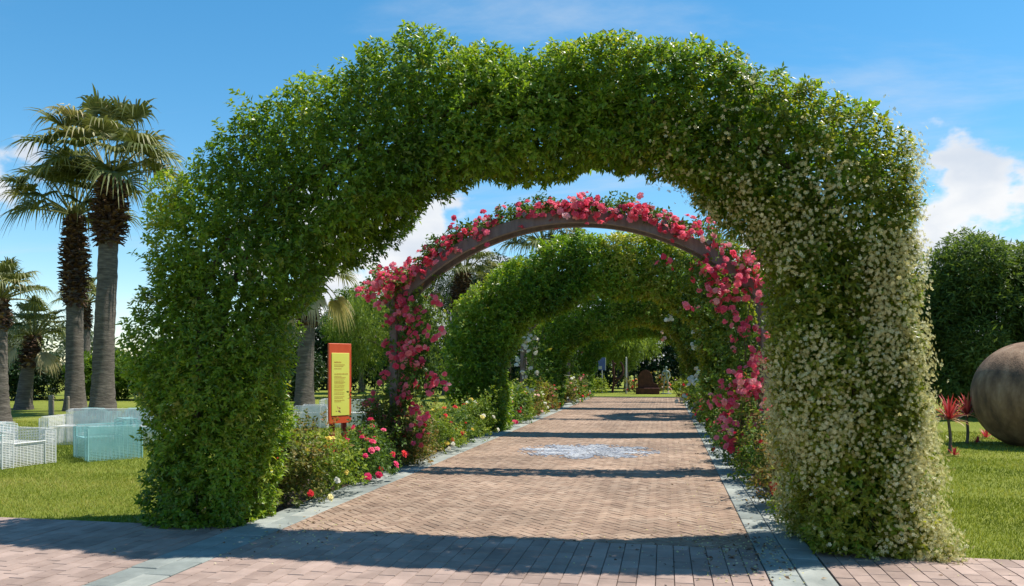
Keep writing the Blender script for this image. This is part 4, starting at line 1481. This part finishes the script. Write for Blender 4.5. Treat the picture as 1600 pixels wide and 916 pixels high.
def seat(name, cat, label, loc, rz, w, mat, d=0.85, hb=0.68, ha=0.58):
    t = thing(name, label, cat, loc, rz, 'woven lawn seats')
    a = 0.19
    for s in (-1, 1):
        woven_box('arm', t, (s * w / 2 - (a if s > 0 else 0)), (s * w / 2 + (a if s < 0 else 0)), -d / 2, d / 2, 0.015, ha, mat)
    woven_box('backrest', t, -w / 2 + a + 0.005, w / 2 - a - 0.005, d / 2 - 0.24, d / 2 + 0.02, 0.015, hb, mat)
    woven_box('seat_block', t, -w / 2 + a + 0.005, w / 2 - a - 0.005, -d / 2 + 0.015, d / 2 - 0.245, 0.015, 0.38, mat)
    b = Buf()
    for s in (-1, 1):
        for y in (-d / 2, d / 2):
            tube(b, [(s * w / 2, y, 0.0), (s * w / 2, y, ha - 0.04)], 0.011, 6)
            tube(b, [(s * (w / 2 - a), y, 0.0), (s * (w / 2 - a), y, ha - 0.04)], 0.009, 6)
    tube(b, [(-w / 2 + a, -d / 2, 0.38), (w / 2 - a, -d / 2, 0.38)], 0.009, 6)
    b.build('frame', M[mat], t)
    return t


R = math.radians
seat('woven_armchair', 'armchair', 'teal woven armchair facing the white table on the left lawn', (-9.55, 12.25, 0), R(-38), 0.98, 'teal_wire')
seat('woven_armchair', 'armchair', 'white woven armchair cut by the left edge of the photo', (-10.40, 11.05, 0), R(82), 0.95, 'white_wire')
seat('woven_sofa', 'sofa', 'long white woven sofa behind the teal armchair', (-11.2, 14.55, 0), R(10), 2.6, 'white_wire', hb=0.70)
seat('woven_armchair', 'armchair', 'teal woven armchair behind the long white sofa', (-12.55, 16.0, 0), R(170), 0.9, 'teal_wire', hb=0.66)
seat('woven_armchair', 'armchair', 'teal woven armchair peeping over the white chair at the left edge', (-11.9, 12.0, 0), R(60), 0.9, 'teal_wire', hb=0.66)
seat('woven_armchair', 'armchair', 'teal woven armchair just left of the near arch leg', (-12.25, 17.2, 0), R(-40), 0.95, 'teal_wire', hb=0.70)
seat('woven_armchair', 'armchair', 'white woven armchair between near arch leg and red sign', (-9.0, 19.4, 0), R(-80), 0.95, 'white_wire', hb=0.74)
seat('woven_sofa', 'sofa', 'white woven sofa directly behind the red sign', (-8.05, 19.9, 0), R(25), 1.3, 'white_wire', hb=0.70)
t = thing('woven_table', 'low white woven table between the armchairs', 'table', (-10.05, 12.75, 0), R(10))
woven_box('table_top', t, -0.34, 0.34, -0.34, 0.34, 0.30, 0.40, 'white_wire')
for sx in (-1, 1):
    for sy in (-1, 1):
        b = Buf()
        tube(b, [(sx * 0.31, sy * 0.31, 0), (sx * 0.31, sy * 0.31, 0.3)], 0.025, 8)
        b.build('leg', M['white_wire'], t)

# ------------------------------------------------------------------ information sign
t = thing('information_sign', 'tall red sign with yellow text panel on two dark red posts', 'sign', (-5.83, 13.6, 0), R(58))
t.scale = (1.08, 1.08, 1.08)
b = Buf()
chbox(b, -0.225, 0.225, -0.02, 0.02, 0.0, 1.34, 0.006)
o = b.build('board', M['sign_red'], t, (0, 0, 0.52))
b = Buf()
chbox(b, -0.178, 0.178, -0.006, 0.0, 0.0, 1.05, 0.003)
p = b.build('text_panel', M['sign_yellow'], o, (0, -0.021, 0.13))
b = Buf()
rng = np.random.default_rng(9)
for row, (z, wmax, hgt) in enumerate([(0.885, 0.10, 0.022), (0.845, 0.17, 0.012), (0.82, 0.15, 0.012), (0.78, 0.10, 0.014), (0.69, 0.20, 0.016), (0.655, 0.12, 0.010), (0.632, 0.17, 0.010), (0.609, 0.16, 0.010),
                                      (0.575, 0.15, 0.010), (0.552, 0.17, 0.010), (0.529, 0.14, 0.010), (0.495, 0.16, 0.010), (0.472, 0.15, 0.010), (0.435, 0.17, 0.010), (0.41, 0.13, 0.010), (0.375, 0.16, 0.010), (0.35, 0.15, 0.010), (0.31, 0.16, 0.010), (0.287, 0.12, 0.010), (0.25, 0.15, 0.010), (0.227, 0.09, 0.010)]):
    x = -0.125
    while x < -0.125 + wmax * 1.2:
        wl = rng.uniform(0.012, 0.035)
        b.add([(x, -0.0075, z), (x + wl, -0.0075, z), (x + wl, -0.0075, z + hgt * rng.uniform(0.7, 1)), (x, -0.0075, z + hgt * rng.uniform(0.7, 1))], (0, 1, 2, 3))
        x += wl + 0.006
b.build('lettering', M['sign_ink'], p)
for s in (-1, 1):
    b = Buf()
    chbox(b, s * 0.12 - 0.04, s * 0.12 + 0.04, -0.03, 0.03, 0.0, 0.62, 0.005)
    b.build('post', M['sign_post'], t, (0, 0.052, 0))

# ------------------------------------------------------------------ small posts on the left lawn
for (x, y, h, r, lab) in ((-19.84, 22.75, 0.64, 0.085, 'short round timber bollard left of the palm trunks'), (-20.35, 24.1, 0.55, 0.05, 'thin pale timber stake at the foot of the second palm')):
    b = Buf()
    lathe(b, [(r, 0), (r, h * 0.72), (r * 0.8, h * 0.73), (r * 0.8, h * 0.78), (r, h * 0.79), (r, h - 0.03), (r * 0.8, h), (0.001, h)], 14)
    tag(b.build('timber_bollard', M['bollard'], None, (x, y, 0)), lab, 'bollard')

# ------------------------------------------------------------------ sculptures at the path's end
t = thing('plinth_sculpture', 'dark rusty rounded sculpture on a long block at the path end', 'sculpture', (-1.0, 45.7, 0))
b = Buf()
chbox(b, -0.66, 0.66, -0.35, 0.35, 0, 0.36, 0.02)
b.build('plinth', M['rust'], t)
pts = []
for i in range(40):
    a = i / 39 * PI
    pts.append((-0.13 + 0.42 * math.cos(PI - a), 0.36 + 0.42 + 0.60 * math.sin(a) if 0 < i < 39 else 0.78))
out = [(-0.55, 0.36)] + pts + [(0.33, 0.62), (0.52, 0.58), (0.60, 0.46), (0.60, 0.36)]
b = Buf()
n = len(out)
V = [(x, -0.16, z) for x, z in out] + [(x, 0.16, z) for x, z in out]
b.add(V, [(i, (i + 1) % n, n + (i + 1) % n, n + i) for i in range(n)])
b.F.append(np.array([list(range(n))]))
b.T.append(np.array([0.5]))
b.F.append(np.array([list(range(2 * n - 1, n - 1, -1))]))
b.T.append(np.array([0.5]))
b.build('rounded_slab', M['rust'], t)
t = thing('loop_sculpture', 'tall rusty looping sculpture left of the path end', 'sculpture', (-2.9, 47.6, 0))
f = np.linspace(0, 1, 40)
b = Buf()
tube(b, np.stack([-0.22 + 0.1 * np.sin(f * 3), 0 * f, 0.0 + 1.95 * f], -1), 0.07 - 0.02 * f, 8)
b.build('upright', M['rust'], t)
b = Buf()
tube(b, np.stack([0.12 + 0.30 * np.cos(f * 5.2 + 2.2), 0.05 * np.sin(f * 9), 1.35 + 0.52 * np.sin(f * 5.2 + 2.2)], -1), 0.065, 8)
b.build('loop', M['rust'], t)
b = Buf()
tube(b, np.stack([0.30 - 0.5 * f, 0 * f, 1.05 - 0.75 * f], -1), 0.05, 8)
b.build('strut', M['rust'], t)

b = Buf()
lathe(b, [(0.055, 0), (0.05, 1.3), (0.045, 2.1), (0.001, 2.12)], 10)
tag(b.build('pale_pole', M['post_white'], None, (-2.25, 46.6, 0)), 'slim pale pole between the two rusty sculptures', 'pole')

t = thing('blue_notice', 'small blue and white notice on a post left of the path end', 'sign', (-3.7, 47.2, 0))
b = Buf()
tube(b, [(0, 0.03, 0), (0, 0.03, 1.5)], 0.03, 8)
b.build('post', M['post_white'], t)
b = Buf()
chbox(b, -0.22, 0.22, -0.012, 0.012, 0, 0.74, 0.004)
o = b.build('panel', M['blue'], t, (0, 0, 1.35))
b = Buf()
box(b, 0.19, 0.225, -0.018, 0.018, -0.01, 0.75)
box(b, -0.20, 0.0, -0.0155, -0.0125, 0.06, 0.24)
b.build('white_edging', M['post_white'], o)


def figure():
    t = thing('figure_sculpture', 'slender pale metal standing figure right of the rusty plinth', 'statue', (0.02, 46.2, 0))
    me = bpy.data.meshes.new('figure')
    J = [(0, 0, .86), (0, 0, 1.10), (0, 0, 1.30), (0, 0, 1.38), (0.02, -.02, 1.50), (0.02, -.02, 1.58),
         (-.10, 0, .82), (-.13, -.05, .46), (-.16, .02, .06), (-.17, -.10, .03),
         (.10, 0, .82), (.12, .03, .45), (.13, .08, .06), (.13, -.03, .03),
         (-.17, 0, 1.28), (-.25, .03, 1.02), (-.24, -.08, .80), (.17, 0, 1.28), (.23, -.04, 1.02), (.16, -.18, .86)]
    E_ = [(0, 1), (1, 2), (2, 3), (3, 4), (4, 5), (0, 6), (6, 7), (7, 8), (8, 9), (0, 10), (10, 11), (11, 12), (12, 13), (2, 14), (14, 15), (15, 16), (2, 17), (17, 18), (18, 19)]
    rad = [.10, .095, .10, .045, .085, .07, .075, .05, .035, .03, .075, .05, .035, .03, .05, .038, .028, .05, .038, .028]
    me.from_pydata(J, E_, [])
    o = obj('body', me, t)
    sk = o.modifiers.new('skin', 'SKIN')
    for v, r in zip(me.skin_vertices[0].data, rad):
        v.radius = (r * 0.8, r * 0.8)
    me.skin_vertices[0].data[0].use_root = True
    ss = o.modifiers.new('sub', 'SUBSURF')
    ss.levels = ss.render_levels = 2
    me.materials.append(M['verdigris'])
    b = Buf()
    chbox(b, -0.3, 0.3, -0.25, 0.2, 0, 0.05, 0.01)
    b.build('base_plate', M['verdigris'], t)


figure()

# low planting at the path's end
for i, (x, y, h, r, lm, bl, lab) in enumerate([
        (-3.9, 46.8, 0.9, 0.7, 'lime_leaf', [], 'yellow-green bush at the left corner of the path end'),
        (-1.85, 46.2, 0.8, 0.5, 'bronze_leaf', [('red', 8)], 'red rose bush against the left of the rusty plinth'),
        (-0.15, 46.3, 1.1, 0.45, 'bronze_leaf', [('blush', 7), ('red', 3)], 'peach and red rose bush against the right of the rusty plinth'),
        (0.75, 46.9, 0.8, 0.6, 'lime_leaf', [('blush', 5)], 'blush rose bush right of the metal figure')]):
    rose_bush(x, y, h, r, lm, bl, lab, 500 + i, 2)

# fallen petals and leaves on the paving near the arches
rng = np.random.default_rng(77)
for nm, mt, lab, n, tn in (('fallen_petals', 'jasmine_flower', 'fallen cream petals scattered over the paving', 700, 0.5), ('fallen_leaves', 'boot', 'dry brown leaves scattered over the paving', 420, 0.85)):
    b = Buf()
    side = rng.uniform(0, 1, n)
    X = np.where(side < 0.55, 1.0 - abs(rng.normal(0, 0.55, n)), np.where(side < 0.8, -3.7 + abs(rng.normal(0, 0.5, n)), rng.uniform(-5, 3, n)))
    Y = np.where(rng.uniform(0, 1, n) < 0.6, rng.normal(6.9, 0.5, n), rng.uniform(6, 20, n))
    P = np.stack([X, Y, np.full(n, ZT + 0.006)], -1)
    sprigs(b, P, np.stack([rng.normal(0, 0.3, n), rng.normal(0, 0.3, n), np.ones(n)], -1), 1, 0.022 if tn < 0.6 else 0.045, 0.016 if tn < 0.6 else 0.022, 0.002, (86, 90), tn, 0.2, 0.0, False, rng)
    o = b.build(nm, M[mt], kind='stuff')
    o['label'] = lab
